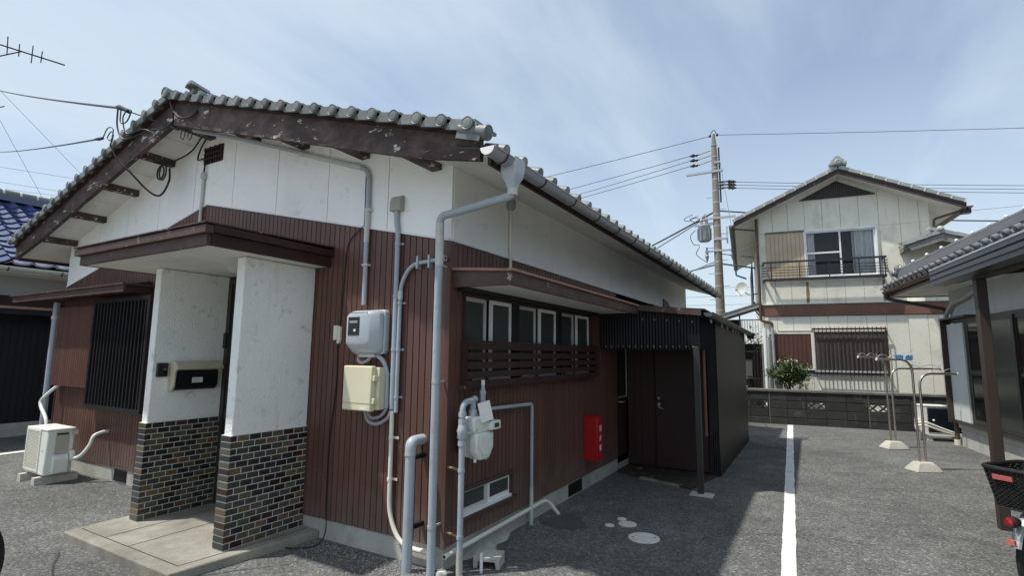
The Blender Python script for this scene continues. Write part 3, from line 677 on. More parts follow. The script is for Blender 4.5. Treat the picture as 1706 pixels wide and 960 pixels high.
# ---- back door and its glass, on the side wall next to the lean-to
bd = part('back_door', MB().box(XR-.03, XR-.012, 7.215, 7.68, .09, 1.95), 'dark_brown', house)
part('pane', MB().box(XR-.012, XR-.006, 7.26, 7.62, 1.02, 1.90), 'dark_pane', bd)
part('door_edge', MB().box(XR-.012, XR+.004, 7.622, 7.64, .98, 1.92), 'galvanised', bd)
part('door_edge', MB().box(XR-.012, XR+.002, 7.25, 7.62, .985, 1.0), 'galvanised', bd)
h = MB(); h.tube(fillet([(XR-.01, 7.26, .93), (XR+.05, 7.26, .93), (XR+.05, 7.37, .925)], .02), .009, 8); part('handle', h, 'galvanised', bd)
part('wall_vent', MB().prism([(XR+.005, 9.88, 2.44), (XR+.005, 10.52, 2.44), (XR+.005, 10.40, 2.55), (XR+.005, 10.18, 2.63), (XR+.005, 9.90, 2.66)], (.02, 0, 0)), 'dark_brown', house)

# ================================================================ GUTTERS AND PIPES OF THE MAIN HOUSE
def half_gutter(x, z, r, y0, y1, n=12, ax='y'):
    b = MB(); pr = []
    for k in range(n+1):
        a = math.pi + math.pi*k/n; pr.append((r*math.cos(a), r*math.sin(a)))
    for k in range(n, -1, -1):
        a = math.pi + math.pi*k/n; pr.append(((r-.006)*math.cos(a), (r-.006)*math.sin(a)))
    b.prism([(x+p, y0, z+q) for p, q in pr], (0, y1-y0, 0))
    cap = [(r*math.cos(math.pi+math.pi*k/n), r*math.sin(math.pi+math.pi*k/n)) for k in range(n+1)]
    b.prism([(x+p, y0-.006, z+q) for p, q in cap], (0, .006, 0)); b.prism([(x+p, y1, z+q) for p, q in cap], (0, .006, 0))
    b.cyl((x+r, y0, z), (x+r, y1, z), .008, 6)
    return b
GX_, GZ_, GR_ = -1.757, 2.925, .053
gut = thing('gutter', 'grey half round gutter under the tiled eave on the right side of the brown house', 'gutter', (GX_, 7.4, 2.8))
part('channel', half_gutter(GX_, GZ_, GR_, 2.70, 12.33), 'gutter_grey', gut)
part('end_cap', MB().prism([(GX_+GR_*math.cos(math.pi+math.pi*k/12), 2.688, GZ_+GR_*math.sin(math.pi+math.pi*k/12)) for k in range(13)], (0, .005, 0)), 'alu_white', gut)
for k in range(17):
    y = 2.86 + .58*k
    b = MB(); b.tube([(GX_+(GR_+.004)*math.cos(math.pi+math.pi*t/10), y, GZ_+(GR_+.004)*math.sin(math.pi+math.pi*t/10)) for t in range(11)], .007, 6); part('gutter_strap', b, 'bronze_metal', gut)
b = MB(); yc = 3.02
def ring(cx, cy, hx, hy, z, e=.012): return [(cx-hx+e, cy-hy, z), (cx+hx-e, cy-hy, z), (cx+hx, cy-hy+e, z), (cx+hx, cy+hy-e, z), (cx+hx-e, cy+hy, z), (cx-hx+e, cy+hy, z), (cx-hx, cy+hy-e, z), (cx-hx, cy-hy+e, z)]
lv = [ring(GX_, yc, .066, .072, 2.945), ring(GX_, yc, .064, .070, 2.86), ring(GX_, yc, .058, .062, 2.815), ring(GX_, yc, .040, .042, 2.775), ring(GX_, yc, .034, .034, 2.74)]
vs = [q for l in lv for q in l]; b.add(vs, [(i*8+k, (i+1)*8+k, (i+1)*8+(k+1) % 8, i*8+(k+1) % 8) for i in range(4) for k in range(8)] + [tuple(range(8)), tuple(range(39, 31, -1))])
part('outlet_box', b, 'meter_grey', gut, bev=.004)
dp = thing('downpipe', 'thick grey downpipe bending from the gutter box down the front right corner of the house', 'pipe', (-2.47, 3.13, 0))
path = [(GX_, yc, 2.77), (GX_, yc, 2.69), (-2.475, 3.135, 2.655), (-2.47, 3.135, 0.01)]
part('pipe', MB().tube(fillet(path, .055, 6), .031, 14), 'pvc_grey', dp)
part('collar', MB().cyl((GX_, yc, 2.74), (GX_, yc, 2.69), .036), 'pvc_pale_grey', dp)
part('elbow_sleeve', MB().tube([(-2.474, 3.135, 2.60), (-2.473, 3.135, 2.52), (-2.473, 3.135, 2.28)], [.034, .034, .034], 14), 'pvc_pale_grey', dp)
for z in (2.27, 1.38, .34):
    part('clamp', MB().cyl((-2.471, 3.135, z-.012), (-2.471, 3.135, z+.012), .0345), 'galvanised', dp)
    part('clamp_arm', MB().box(-2.478, -2.464, 3.165, YF-.002, z-.007, z+.007), 'galvanised', dp)

def conduit(name, label, pts, r, m='pvc_grey', fil=.06, clips=(), arm=(.035, 0, 0), group=None):
    t = thing(name, label, 'pipe', pts[-1], group); part('tube', MB().tube(fillet(pts, fil, 6), r, 12), m, t)
    for c in clips:
        c = Vector(c); part('clip', MB().cyl(c-Vector((0, 0, .011)), c+Vector((0, 0, .011)), r+.004), m, t)
        a = Vector(arm); part('clip_ear', MB().box(min(c.x, c.x+a.x), max(c.x, c.x+a.x), YF-.012, YF-.002, c.z-.009, c.z+.009), m, t)
    return t
Yc = YF - .03
t = thing('conduit', 'grey conduit from under the gable eave straight down to the electricity meter', 'pipe', (-3.33, Yc, 1.98))
part('tube', MB().tube(fillet([(-5.62, 2.86, 3.93), (-5.2, 3.05, 3.84), (-4.6, Yc, 3.66), (-3.40, Yc, 3.235), (-3.345, Yc, 3.16), (-3.335, Yc, 2.0)], .08, 6), .021, 12), 'pvc_grey', t)
part('sleeve', MB().tube([(-3.41+.03*0-.9, Yc, 3.55), (-3.44, Yc, 3.25)], .026, 12), 'pvc_pale_grey', t)
part('sleeve', MB().tube([(-3.343, Yc, 2.86), (-3.34, Yc, 2.55)], .0245, 12), 'pvc_pale_grey', t)
for z in (2.84, 2.35): part('clip', MB().box(-3.30, -3.365, YF-.05, YF-.003, z-.01, z+.01), 'pvc_pale_grey', t)
for x in (-5.0, -4.3): part('clip', MB().box(x-.008, x+.008, YF-.03, YF-.003, 3.69-(x+4.6)*.28, 3.75-(x+4.6)*.28), 'bronze_metal', t)
v = thing('vent_cover', 'small beige hooded cover on the white wall above two grey conduits', 'vent cover', (-2.99, YF, 2.78))
b = MB(); b.prism([(-3.055, YF-.005, 2.785), (-3.055, YF-.065, 2.785), (-3.055, YF-.060, 2.88), (-3.055, YF-.035, 2.915), (-3.055, YF-.005, 2.92)], (.12, 0, 0)); part('hood', b, 'cover_beige', v, bev=.008); v_ = v
conduit('conduit', 'grey conduit running straight down from the beige hooded cover', [(-3.0, Yc, 2.79), (-3.0, Yc, 2.70), (-2.975, Yc, 2.60), (-2.97, Yc, 1.14)], .021, fil=.05, clips=[(-2.972, Yc, 2.50), (-2.972, Yc, 2.06), (-2.971, Yc, 1.62)], arm=(.045, 0, 0))
t = conduit('conduit', 'thin grey conduit from an open stub by the corner, bending down beside the thicker conduit', [(-2.49, Yc, 2.335), (-2.82, Yc, 2.315), (-2.925, Yc, 2.16), (-2.925, Yc, 1.12)], .017, fil=.10, clips=[(-2.925, Yc, 2.0), (-2.925, Yc, 1.62), (-2.925, Yc, 1.24)], arm=(.04, 0, 0))
part('stub_end', MB().cyl((-2.505, Yc, 2.335), (-2.47, Yc, 2.337), .024), 'pvc_pale_grey', t); part('stub_hole', MB().cyl((-2.471, Yc, 2.337), (-2.4685, Yc, 2.337), .012), 'near_black', t)
part('sleeve', MB().cyl((-2.925, Yc, 2.10), (-2.925, Yc, 2.03), .0215), 'pvc_pale_grey', t)
for x in (-2.62, -2.74): part('clip', MB().box(x-.009, x+.009, YF-.055, YF-.004, 2.27, 2.375), 'galvanised', t)
t = thing('conduit', 'cream conduit down the brown front wall, curving along the foundation to the corner', 'pipe', (-2.96, Yc, .13))
part('tube', MB().tube(fillet([(-2.966, Yc, 1.13), (-2.958, Yc, .33), (-2.83, Yc, .125), (-2.50, Yc, .122)], .16, 8), .018, 12), 'cream_plastic', t)
for z in (.92, .60): part('clip', MB().cyl((-2.963, Yc, z-.012), (-2.963, Yc, z+.012), .022), 'cream_plastic', t); part('clip_ear', MB().box(-2.96, -2.905, YF-.012, YF-.003, z-.01, z+.01), 'cream_plastic', t)
t = thing('drain_pipe', 'fat grey vent pipe rising from the gravel and elbowing into the brown front wall', 'pipe', (-2.665, 3.1, 0))
part('tube', MB().cyl((-2.665, 3.10, 0), (-2.665, 3.10, .86), .038, 18), 'pvc_grey', t)
part('elbow', MB().tube(fillet([(-2.665, 3.10, .835), (-2.665, 3.10, .93), (-2.665, 3.27, .93)], .075, 7), .0415, 18), 'pvc_grey', t)
part('collar', MB().cyl((-2.665, 3.10, .83), (-2.665, 3.10, .845), .0432, 18), 'pvc_grey', t)
for z in (.30,): part('bracket', MB().box(-2.66, -2.63, 3.13, YF-.001, z, z+.03), 'near_black', t)
for z in (.80,): part('bracket', MB().box(-2.66, -2.63, 3.13, YF-.001, z, z+.03), 'near_black', t)

# electricity meter
em_ = thing('electricity_meter', 'grey electricity meter with dark window on the brown front wall', 'meter', (-3.23, YF, 1.56))
b = MB(); y0 = YF-.002
b.prism([(-3.41, y0, 1.60), (-3.39, y0, 1.58), (-3.07, y0, 1.58), (-3.05, y0, 1.60), (-3.05, y0, 1.93), (-3.07, y0, 1.95), (-3.39, y0, 1.95), (-3.41, y0, 1.93)], (0, -.06, 0)); part('base', b, 'meter_grey', em_, bev=.01)
def loft(rings):
    b = MB(); n = len(rings[0]); b.add([q for r in rings for q in r], [(i*n+k, i*n+(k+1) % n, (i+1)*n+(k+1) % n, (i+1)*n+k) for i in range(len(rings)-1) for k in range(n)] + [tuple(range(n-1, -1, -1)), tuple((len(rings)-1)*n+k for k in range(n))]); return b
def rr(x0, x1, z0, z1, y, e): return [(x0+e, y, z0), (x1-e, y, z0), (x1, y, z0+e), (x1, y, z1-e), (x1-e, y, z1), (x0+e, y, z1), (x0, y, z1-e), (x0, y, z0+e)]
part('cover', loft([rr(-3.40, -3.06, 1.585, 1.945, YF-.06, .03), rr(-3.395, -3.065, 1.59, 1.945, YF-.10, .03), rr(-3.385, -3.11, 1.64, 1.925, YF-.165, .03), rr(-3.375, -3.125, 1.67, 1.915, YF-.175, .03)]), 'meter_grey', em_, bev=.012)
part('meter_window', MB().box(-3.352, -3.225, YF-.179, YF-.173, 1.735, 1.885), 'dark_pane', em_)
part('dial', MB().box(-3.335, -3.245, YF-.181, YF-.1795, 1.835, 1.855), 'grey_print', em_)
part('dial_mark', MB().box(-3.285, -3.262, YF-.181, YF-.1795, 1.765, 1.785), 'white_print', em_)
part('terminal', MB().box(-3.30, -3.13, YF-.09, YF-.02, 1.555, 1.583), 'meter_grey', em_)
# breaker box
bb = thing('breaker_box', 'pale yellow plastic box on the brown wall under the electricity meter', 'box', (-3.22, YF, 1.13))
part('case', MB().box(-3.385, -3.045, YF-.11, YF-.002, 1.135, 1.475), 'yellow_cream', bb, bev=.008)
part('lid', MB().box(-3.395, -3.075, YF-.165, YF-.11, 1.125, 1.485), 'yellow_cream', bb, bev=.01)
part('lid_line', MB().box(-3.385, -3.085, YF-.167, YF-.1655, 1.185, 1.188), 'stain_rust', bb)
for z in (1.39, 1.21): part('latch', MB().box(-3.075, -3.05, YF-.155, YF-.10, z-.025, z+.02), 'yellow_cream', bb, bev=.004)
part('label', MB().box(-3.19, -3.11, YF-.167, YF-.1655, 1.137, 1.16), 'white_print', bb)
# loops between meter, box and conduits
conduit('conduit', 'short grey conduit beside the yellow box, bent up to the meter', [(-3.15, Yc-.02, 1.575), (-3.07, Yc-.02, 1.54), (-3.03, Yc, 1.44), (-3.025, Yc, 1.15)], .018, 'pvc_grey', .06, clips=[(-3.028, Yc, 1.42), (-3.026, Yc, 1.18)], arm=(-.03, 0, 0))
solo('cable', MB().tube(catmull([(-3.33, Yc-.03, 1.58), (-3.325, Yc-.04, 1.53), (-3.28, Yc-.04, 1.51), (-3.22, Yc-.03, 1.535), (-3.20, Yc-.02, 1.575)]), .014, 8), 'grey_print', 'short grey cable loop under the electricity meter', 'cable')
solo('cable', MB().tube(catmull([(-3.20, Yc-.04, 1.13), (-3.16, Yc-.04, 1.07), (-3.08, Yc-.03, 1.075), (-3.035, Yc-.01, 1.12), (-3.025, Yc, 1.16)]), .013, 8), 'grey_print', 'inner grey cable loop under the yellow box', 'cable')
solo('cable', MB().tube(catmull([(-3.22, Yc-.05, 1.13), (-3.18, Yc-.05, 1.045), (-3.10, Yc-.04, 1.02), (-3.01, Yc-.02, 1.06), (-2.975, Yc, 1.13)]), .014, 8), 'grey_print', 'outer grey cable loop hanging lowest under the yellow box', 'cable')
jb = thing('junction_box', 'small cream junction box on a thin wire, between porch wall and meter', 'box', (-3.66, YF, 1.70))
part('case', MB().box(-3.69, -3.645, YF-.04, YF-.002, 1.70, 1.83), 'cream_plastic', jb, bev=.006); part('case', MB().box(-3.645, -3.615, YF-.03, YF-.002, 1.695, 1.82), 'cream_plastic', jb, bev=.005); part('clip', MB().cyl((-3.635, YF-.03, 1.685), (-3.635, YF-.005, 1.685), .016), 'cream_plastic', jb)
solo('cable', MB().tube(catmull([(-3.64, YF-.008, 1.82), (-3.62, YF-.008, 2.2), (-3.60, YF-.008, 2.52), (-3.53, YF-.01, 2.63), (-3.42, YF-.012, 2.70), (-3.395, YF-.012, 2.75), (-3.40, YF-.012, 3.18)]), .005, 6), 'cable_black', 'thin dark wire rising from the cream junction box up the wall', 'cable')
solo('cable', MB().tube(catmull([(-3.66, YF-.008, 1.69), (-3.65, YF-.008, 1.3), (-3.70, YF-.008, .8), (-3.69, YF-.01, .26), (-3.63, 3.18, .10), (-3.62, 3.10, .02), (-3.72, 2.98, .008), (-3.85, 2.93, .008)]), .005, 6), 'cable_black', 'thin black wire down the brown wall ending loose on the gravel', 'cable')
# service cables at the gable
t = thing('conduit', 'slim white tube down the gable below the vent, ending behind the canopy', 'pipe', (-6.0, YF-.02, 2.62))
part('tube', MB().cyl((-6.0, YF-.025, 2.62), (-6.0, YF-.025, 3.58), .018), 'pvc_pale_grey', t); part('cap', MB().lathe((-6.0, YF-.025, 3.56), (0, 0, 1), [(.028, 0), (.036, .03), (.034, .07), (.012, .085)], 12), 'pvc_pale_grey', t)
solo('cable', MB().tube(catmull([(-6.0, YF-.03, 3.62), (-6.0, YF-.03, 3.80), (-6.15, YF-.03, 3.82), (-6.08, YF-.04, 3.95), (-5.98, YF-.04, 4.06), (-6.06, YF-.05, 4.08), (-6.3, YF-.05, 3.93), (-6.6, 3.1, 3.82), (-6.75, 3.02, 3.84)]), .009, 6), 'cable_black', 'black cable looping beside the gable vent into the slim white tube', 'cable')
PA = Vector((-6.82, 2.62, 4.37)); PB = Vector((-7.20, 2.62, 4.07))
w = thing('service_wire', 'upper thick overhead service wire reaching the gable roof from the left', 'wire', PA)
part('wire', MB().tube(sag((-24.4, 5.6, 10.6), PA, .05, 16), .014, 6), 'cable_black', w); 
part('clamp', MB().tube([PA+Vector((-.02, 0, .01)), PA+Vector((.06, 0, -.01)), PA+Vector((.15, .02, -.05)), PA+Vector((.24, .03, -.09))], [.016, .030, .022, .028], 8), 'insulator_black', w)
part('stay', MB().tube([PA+Vector((.24, .03, -.09)), Vector((-6.05, 2.78, 4.06)), Vector((-5.80, 2.80, 3.95))], .007, 6), 'cable_black', w)
w = thing('service_wire', 'lower overhead service wire reaching the gable roof from the left', 'wire', PB)
part('wire', MB().tube(sag((-23.0, 5.6, 8.0), PB, .05, 16), .011, 6), 'cable_black', w); part('clamp', MB().tube([PB+Vector((-.10, 0, .015)), PB, PB+Vector((.10, 0, -.01))], [.012, .020, .016], 8), 'insulator_black', w)
part('curl', MB().tube(catmull([PB+Vector(q) for q in ((.1, 0, -.01), (.2, 0, .09), (.34, 0, .05), (.32, 0, -.08), (.22, 0, -.03), (.3, 0, .03), (.36, 0, -.03), (.31, 0, -.13))], 8), .006, 6), 'cable_black', w)
part('lead', MB().tube(catmull([PB+Vector((.31, 0, -.13)), PB+Vector((.42, .05, -.33)), Vector((-6.66, 2.74, 3.62)), Vector((-6.55, 2.9, 3.42)), Vector((-6.48, 3.0, 3.38)), Vector((-6.42, 3.05, 3.55)), Vector((-6.45, 3.06, 3.72))]), .011, 6), 'cable_black', w)
solo('cable', MB().tube(catmull([PA+Vector((.02, 0, 0)), PA+Vector((.06, 0, -.25)), PA+Vector((.22, .02, -.42)), PA+Vector((.55, .1, -.36)), (-6.02, 2.76, 4.0), (-5.86, 2.77, 4.05)]), .009, 6), 'cable_black', 'thick drop cable sagging from the upper wire clamp to the bargeboard', 'cable')
solo('cable', MB().tube(catmull([PA+Vector((.10, 0, -.02)), PA+Vector((.12, 0, -.2)), PA+Vector((.26, 0, -.23)), PA+Vector((.34, 0, -.14)), PA+Vector((.26, 0, -.09)), PA+Vector((.17, 0, -.17)), PA+Vector((.26, .02, -.36)), PA+Vector((.5, .08, -.34)), (-6.1, 2.77, 3.93)]), .007, 6), 'cable_black', 'thin curled cable hanging under the upper wire clamp', 'cable')
solo('cable', MB().tube(catmull([(-5.93, 2.74, 4.36), (-5.85, 2.74, 4.2), (-5.72, 2.75, 4.06), (-5.52, 2.76, 4.02), (-5.40, 2.77, 4.06)]), .013, 6), 'cable_brown', 'brownish cable drooping across the apex of the bargeboard', 'cable')
for k in range(2):
    solo('cable', MB().tube([(-6.52+.05*k+.075*math.cos(a*.5), 3.0, 3.66+.075*math.sin(a*.5)*(1.1+.2*k)) for a in range(0, 14)], .009, 6), 'cable_black', ['coil of black cable hanging from a purlin under the left gable eave', 'second black coil wrapped inside the one under the left gable eave'][k], 'cable')
for k in range(2):
    q = Vector((-5.70+.14*k, 2.80, 3.88-.03*k)); solo('cable', MB().tube([q+Vector((.04*math.cos(a*.6), 0, .06*math.sin(a*.6))) for a in range(0, 12)], .005, 6), 'cable_black', ['small wire loop under the bargeboard apex, left of a pair', 'small wire loop under the bargeboard apex, right of a pair'][k], 'cable')
t = thing('conduit', 'beige tube on the white side wall under the eave, above the window hood', 'pipe', (-2.41, 4.12, 2.27))
part('tube', MB().tube([(-2.41, 4.12, 2.27), (-2.413, 4.12, 2.99)], .014, 10), 'cream_plastic', t); part('cap', MB().lathe((-2.41, 4.12, 2.94), (0, 0, 1), [(.02, 0), (.045, .03), (.045, .09), (.03, .12)], 12), 'grey_print', t)
for z in (2.78, 2.58): part('clip', MB().cyl((-2.411, 4.12, z-.012), (-2.411, 4.12, z+.012), .019), 'cream_plastic', t)
# ================================================================ THINGS ON AND BY THE MAIN HOUSE
mbx = thing('mailbox', 'beige and black wall mailbox with white sticker on the left porch wall', 'mailbox', (-5.33, 2.90, 1.21))
X0 = -5.33
prof = [(X0, 1.49), (X0+.05, 1.49), (X0+.10, 1.475), (X0+.125, 1.445), (X0+.13, 1.42), (X0+.105, 1.385), (X0+.10, 1.30), (X0+.095, 1.25), (X0+.07, 1.22), (X0+.03, 1.205), (X0, 1.215)]
part('side', MB().prism([(x, 2.69, z) for x, z in prof], (0, .022, 0)), 'mail_beige', mbx, bev=.006)
part('side', MB().prism([(x-(.02 if z < 1.4 else 0)*(x > X0), 3.118, z) for x, z in prof], (0, .02, 0)), 'mail_beige', mbx, bev=.006)
part('body', MB().prism([(X0+.001, 2.712, 1.40), (X0+.088, 2.712, 1.40), (X0+.090, 2.712, 1.27), (X0+.07, 2.712, 1.235), (X0+.03, 2.712, 1.215), (X0+.001, 2.712, 1.225)], (0, .405, 0)), 'black_steel_sheet', mbx)
part('lid', MB().prism([(X0+.001, 2.70, 1.492), (X0+.05, 2.70, 1.494), (X0+.102, 2.70, 1.478), (X0+.130, 2.70, 1.445), (X0+.136, 2.70, 1.415), (X0+.126, 2.70, 1.413), (X0+.09, 2.70, 1.43), (X0+.001, 2.70, 1.44)], (0, .445, 0)), 'mail_beige', mbx, bev=.004)
part('flap_line', MB().box(X0+.0885, X0+.0905, 2.72, 3.11, 1.372, 1.378), 'charcoal_sheet', mbx)
st = part('sticker', MB().box(X0+.089, X0+.0915, 2.865, 2.965, 1.285, 1.335), 'white_print', mbx)
for k in range(4): part('print_line', MB().box(X0+.0915, X0+.0922, 2.872, 2.958-.012*(k % 3), 1.292+k*.010, 1.296+k*.010), 'grey_print', st)
ic = thing('intercom', 'small black doorbell intercom on the left porch wall beside the mailbox', 'doorbell', (X0, 2.62, 1.34))
part('case', MB().box(X0+.001, X0+.030, 2.575, 2.672, 1.345, 1.475), 'black_metal', ic, bev=.006)
part('button', MB().box(X0+.030, X0+.034, 2.625, 2.66, 1.362, 1.405), 'dark_pane', ic); part('speaker', MB().box(X0+.030, X0+.032, 2.59, 2.615, 1.37, 1.455), 'charcoal_sheet', ic); part('lamp', MB().box(X0+.030, X0+.033, 2.63, 2.65, 1.41, 1.418), 'grey_print', ic)

# outdoor air conditioner on the left
def ac_unit(label, x0, x1, y0, y1, z0, z1, grille_face, **k):
    a = thing('air_conditioner', label, 'air conditioner', ((x0+x1)/2, (y0+y1)/2, 0))
    part('casing', MB().box(x0, x1, y0, y1, z0, z1-.02), 'ac_white', a, bev=.018)
    part('top_cover', MB().box(x0-.006, x1+.006, y0-.006, y1+.006, z1-.022, z1), 'ac_white', a, bev=.008)
    return a
ac = ac_unit('white outdoor air conditioner on two feet by the left end of the brown wall', -8.52, -7.93, 2.72, 2.99, .10, .64, None)
gx0, gx1 = -8.50, -8.10
f = MB(); f.box(gx0, gx1, 2.708, 2.7195, .135, .155); f.box(gx0, gx1, 2.708, 2.7195, .60, .62); f.box(gx0, gx0+.02, 2.708, 2.7195, .155, .60); f.box(gx1-.02, gx1, 2.708, 2.7195, .155, .60)
part('grille_frame', f, 'ac_white', ac); part('grille_back', MB().box(gx0+.02, gx1-.02, 2.716, 2.7196, .155, .60), 'ac_grille', ac)
for k in range(26): part('grille_wire', MB().box(gx0+.02, gx1-.02, 2.710, 2.7155, .160+k*.017, .166+k*.017), 'cream_plastic', ac)
part('fan_ring', MB().lathe((-8.30, 2.717, .375), (0, -1, 0), [(.16, 0), (.165, .003), (.05, .006)], 20), 'ac_grille', ac)
xs_ = -7.93
part('side_panel', MB().box(xs_, xs_+.012, 2.80, 2.93, .34, .60), 'ac_grille', ac, bev=.004)
part('valve_cover', MB().prism([(xs_, 2.785, .115), (xs_+.05, 2.785, .125), (xs_+.05, 2.785, .29), (xs_+.012, 2.785, .33), (xs_, 2.785, .335)], (0, .15, 0)), 'ac_white', ac, bev=.01)
part('handle_recess', MB().box(xs_, xs_+.0135, 2.81, 2.92, .565, .585), 'charcoal_sheet', ac)
part('rating_plate', MB().box(xs_, xs_+.003, 2.955, 3.02, .55, .61), 'pvc_pale_grey', ac); part('logo', MB().box(-8.06, -7.99, 2.7185, 2.7205, .375, .392), 'pvc_pale_grey', ac)
part('pipe_port', MB().box(xs_, xs_+.06, 2.945, 2.99, .25, .37), 'ac_white', ac, bev=.008)
part('hose', MB().tube(catmull([(xs_+.04, 2.97, .29), (xs_+.12, 2.97, .285), (xs_+.21, 3.0, .33), (xs_+.26, 3.05, .44), (xs_+.265, 3.08, .54), (xs_+.25, 3.16, .575), (xs_+.24, YF-.003, .58)]), .021, 10), 'meter_white', ac)
for x in (-8.43, -8.02): part('foot', MB().prism([(x-.05, 2.66, 0), (x+.05, 2.66, 0), (x+.04, 2.66, .085), (x-.04, 2.66, .085)], (0, .42, 0)), 'concrete_pale', ac)
t = thing('downpipe', 'grey downpipe at the left end of the brown wall behind the air conditioner', 'pipe', (-9.45, 3.2, 0))
part('pipe', MB().cyl((-9.455, 3.17, .0), (-9.455, 3.17, 2.26), .036, 14), 'pvc_grey', t)
part('collar', MB().cyl((-9.455, 3.17, 2.02), (-9.455, 3.17, 2.06), .046, 14), 'pvc_pale_grey', t)
for z in (1.25, .55): part('clamp', MB().box(-9.50, -9.41, 3.165, 3.235, z-.015, z+.015), 'galvanised', t)
t = thing('hose', 'white insulated hose rising from the left air conditioner behind the downpipe', 'pipe', (-8.95, 3.1, .6))
part('tube', MB().tube(catmull([(-8.88, 3.03, .50), (-8.98, 3.04, .66), (-9.20, 3.05, .80), (-9.26, 3.06, .88), (-9.20, 3.09, .96), (-9.15, 3.14, 1.04), (-9.12, 3.19, 1.10), (-9.10, 3.23, 1.16)]), .022, 10), 'meter_white', t)

# gas meter on its pipes, right side wall
gm = thing('gas_meter', 'white gas meter hanging from grey pipes on the side wall beside the corner', 'meter', (-2.3, 3.45, .8))
GXm = -2.31
def lobes(y0, y1, z0, z1, e, x0, x1): return MB().prism([(x0, y0+e, z0), (x0, y1-e, z0), (x0, y1, z0+e*1.3), (x0, y1, z1), (x0, y0, z1), (x0, y0, z0+e*1.3)], (x1-x0, 0, 0))
part('upper_case', lobes(3.325, 3.585, .985, 1.115, .02, GXm-.075, GXm+.065), 'meter_white', gm, bev=.014)
part('rear_lobe', lobes(3.335, 3.575, .80, .99, .055, GXm-.085, GXm-.008), 'meter_white', gm, bev=.014)
part('front_lobe', lobes(3.335, 3.575, .79, .99, .06, GXm+.008, GXm+.085), 'meter_white', gm, bev=.014)
part('lobe_plate', lobes(3.365, 3.545, .825, .97, .05, GXm+.085, GXm+.093), 'meter_white', gm, bev=.004)
part('seam', lobes(3.33, 3.58, .795, .99, .058, GXm-.010, GXm+.010), 'pvc_pale_grey', gm)
part('display', MB().box(GXm+.05, GXm+.115, 3.50, 3.63, 1.005, 1.072), 'meter_white', gm, bev=.006); part('display_window', MB().box(GXm+.1155, GXm+.118, 3.535, 3.60, 1.022, 1.055), 'dark_pane', gm)
part('plug', MB().cyl((GXm+.06, 3.50, 1.095), (GXm+.10, 3.50, 1.095), .022), 'black_metal', gm)
for y in (3.38, 3.53): part('lug', MB().cyl((GXm+.04, y, .775), (GXm+.04, y, .80), .012, 8), 'meter_white', gm)
tagm = T(GXm+.08, 3.455, 1.15) @ RZ(-25) @ RX(12) @ RY(-6)
part('paper_tag', MB().box(-.002, .002, -.055, .055, -.075, .075, tagm), 'white_print', gm)
gp_ = thing('gas_pipe', 'grey gas pipe rising from the ground and bending into the gas meter top', 'pipe', (-2.31, 3.26, 0))
part('tube', MB().tube(fillet([(-2.31, 3.26, .0), (-2.31, 3.26, 1.225), (-2.31, 3.40, 1.235), (-2.31, 3.40, 1.12)], .06, 6), .0235, 14), 'pvc_grey', gp_)
for z in (1.14, 1.09, .93): part('fitting', MB().cyl((-2.31, 3.26, z-.018), (-2.31, 3.26, z+.018), .031, 12), 'pvc_grey', gp_)
part('valve', MB().lathe((-2.31, 3.26, 1.02), (0, 0, 1), [(.024, -.07), (.036, -.05), (.036, -.02), (.042, 0), (.036, .02), (.03, .05)], 14), 'pvc_grey', gp_); part('valve_handle', MB().tube([(-2.31, 3.26, 1.015), (-2.27, 3.30, 1.00), (-2.25, 3.37, 1.02)], [.016, .014, .012], 8), 'pvc_grey', gp_)
part('union', MB().cyl((-2.31, 3.40, 1.115), (-2.31, 3.40, 1.165), .034, 12), 'galvanised', gp_)
part('lower_sleeve', MB().cyl((-2.31, 3.26, .0), (-2.31, 3.26, .17), .0255, 14), 'concrete_pale', gp_)
for z in (.735, .265):
    part('clamp', MB().cyl((-2.31, 3.26, z-.013), (-2.31, 3.26, z+.013), .028, 12), 'pvc_grey', gp_); part('clamp_arm', MB().tube([(-2.31, 3.26, z), (-2.36, 3.262, z+.004), (XR, 3.262, z+.01)], .010, 8), 'rust_pipe', gp_)
gp2 = thing('gas_pipe', 'thinner grey gas pipe from the meter along the side wall and down to the ground', 'pipe', (-2.40, 4.53, 0))
part('tube', MB().tube(fillet([(-2.31, 3.53, 1.12), (-2.31, 3.53, 1.20), (-2.38, 3.60, 1.16), (-2.395, 3.66, 1.135), (-2.395, 4.535, 1.115), (-2.395, 4.535, .0)], .035, 6), .0165, 12), 'pvc_grey', gp2)
part('riser', MB().tube([(-2.31, 3.535, 1.15), (-2.31, 3.535, 1.27), (-2.31, 3.535, 1.272), (-2.31, 3.535, 1.30), (-2.31, 3.535, 1.302), (-2.31, 3.535, 1.345)], [.026, .022, .026, .026, .017, .014], 12), 'pvc_grey', gp2); part('riser_cap', MB().cyl((-2.31, 3.535, 1.345), (-2.31, 3.535, 1.385), .015, 10), 'white_paint', gp2)
part('coupling', MB().sphere((-2.34, 3.46, 1.235), .032), 'galvanised', gp2)
part('lower_sleeve', MB().cyl((-2.395, 4.535, 0), (-2.395, 4.535, .34), .0185, 12), 'pvc_pale_grey', gp2); part('coupling', MB().cyl((-2.395, 4.535, .80), (-2.395, 4.535, .815), .0185, 10), 'pvc_grey', gp2)
t = thing('drain_pipe', 'white pipe along the foundation of the side wall, bending into the ground', 'pipe', (-2.40, 4.9, 0))
part('tube', MB().tube(fillet([(-2.40, 3.20, .128), (-2.40, 4.88, .15), (-2.31, 4.96, .0)], .09, 7), .019, 12), 'cream_plastic', t); part('hole', MB().cyl((-2.40, 3.199, .128), (-2.40, 3.197, .128), .012), 'near_black', t); part('collar', MB().cyl((-2.40, 3.30, .1295), (-2.40, 3.34, .130), .022), 'cream_plastic', t)

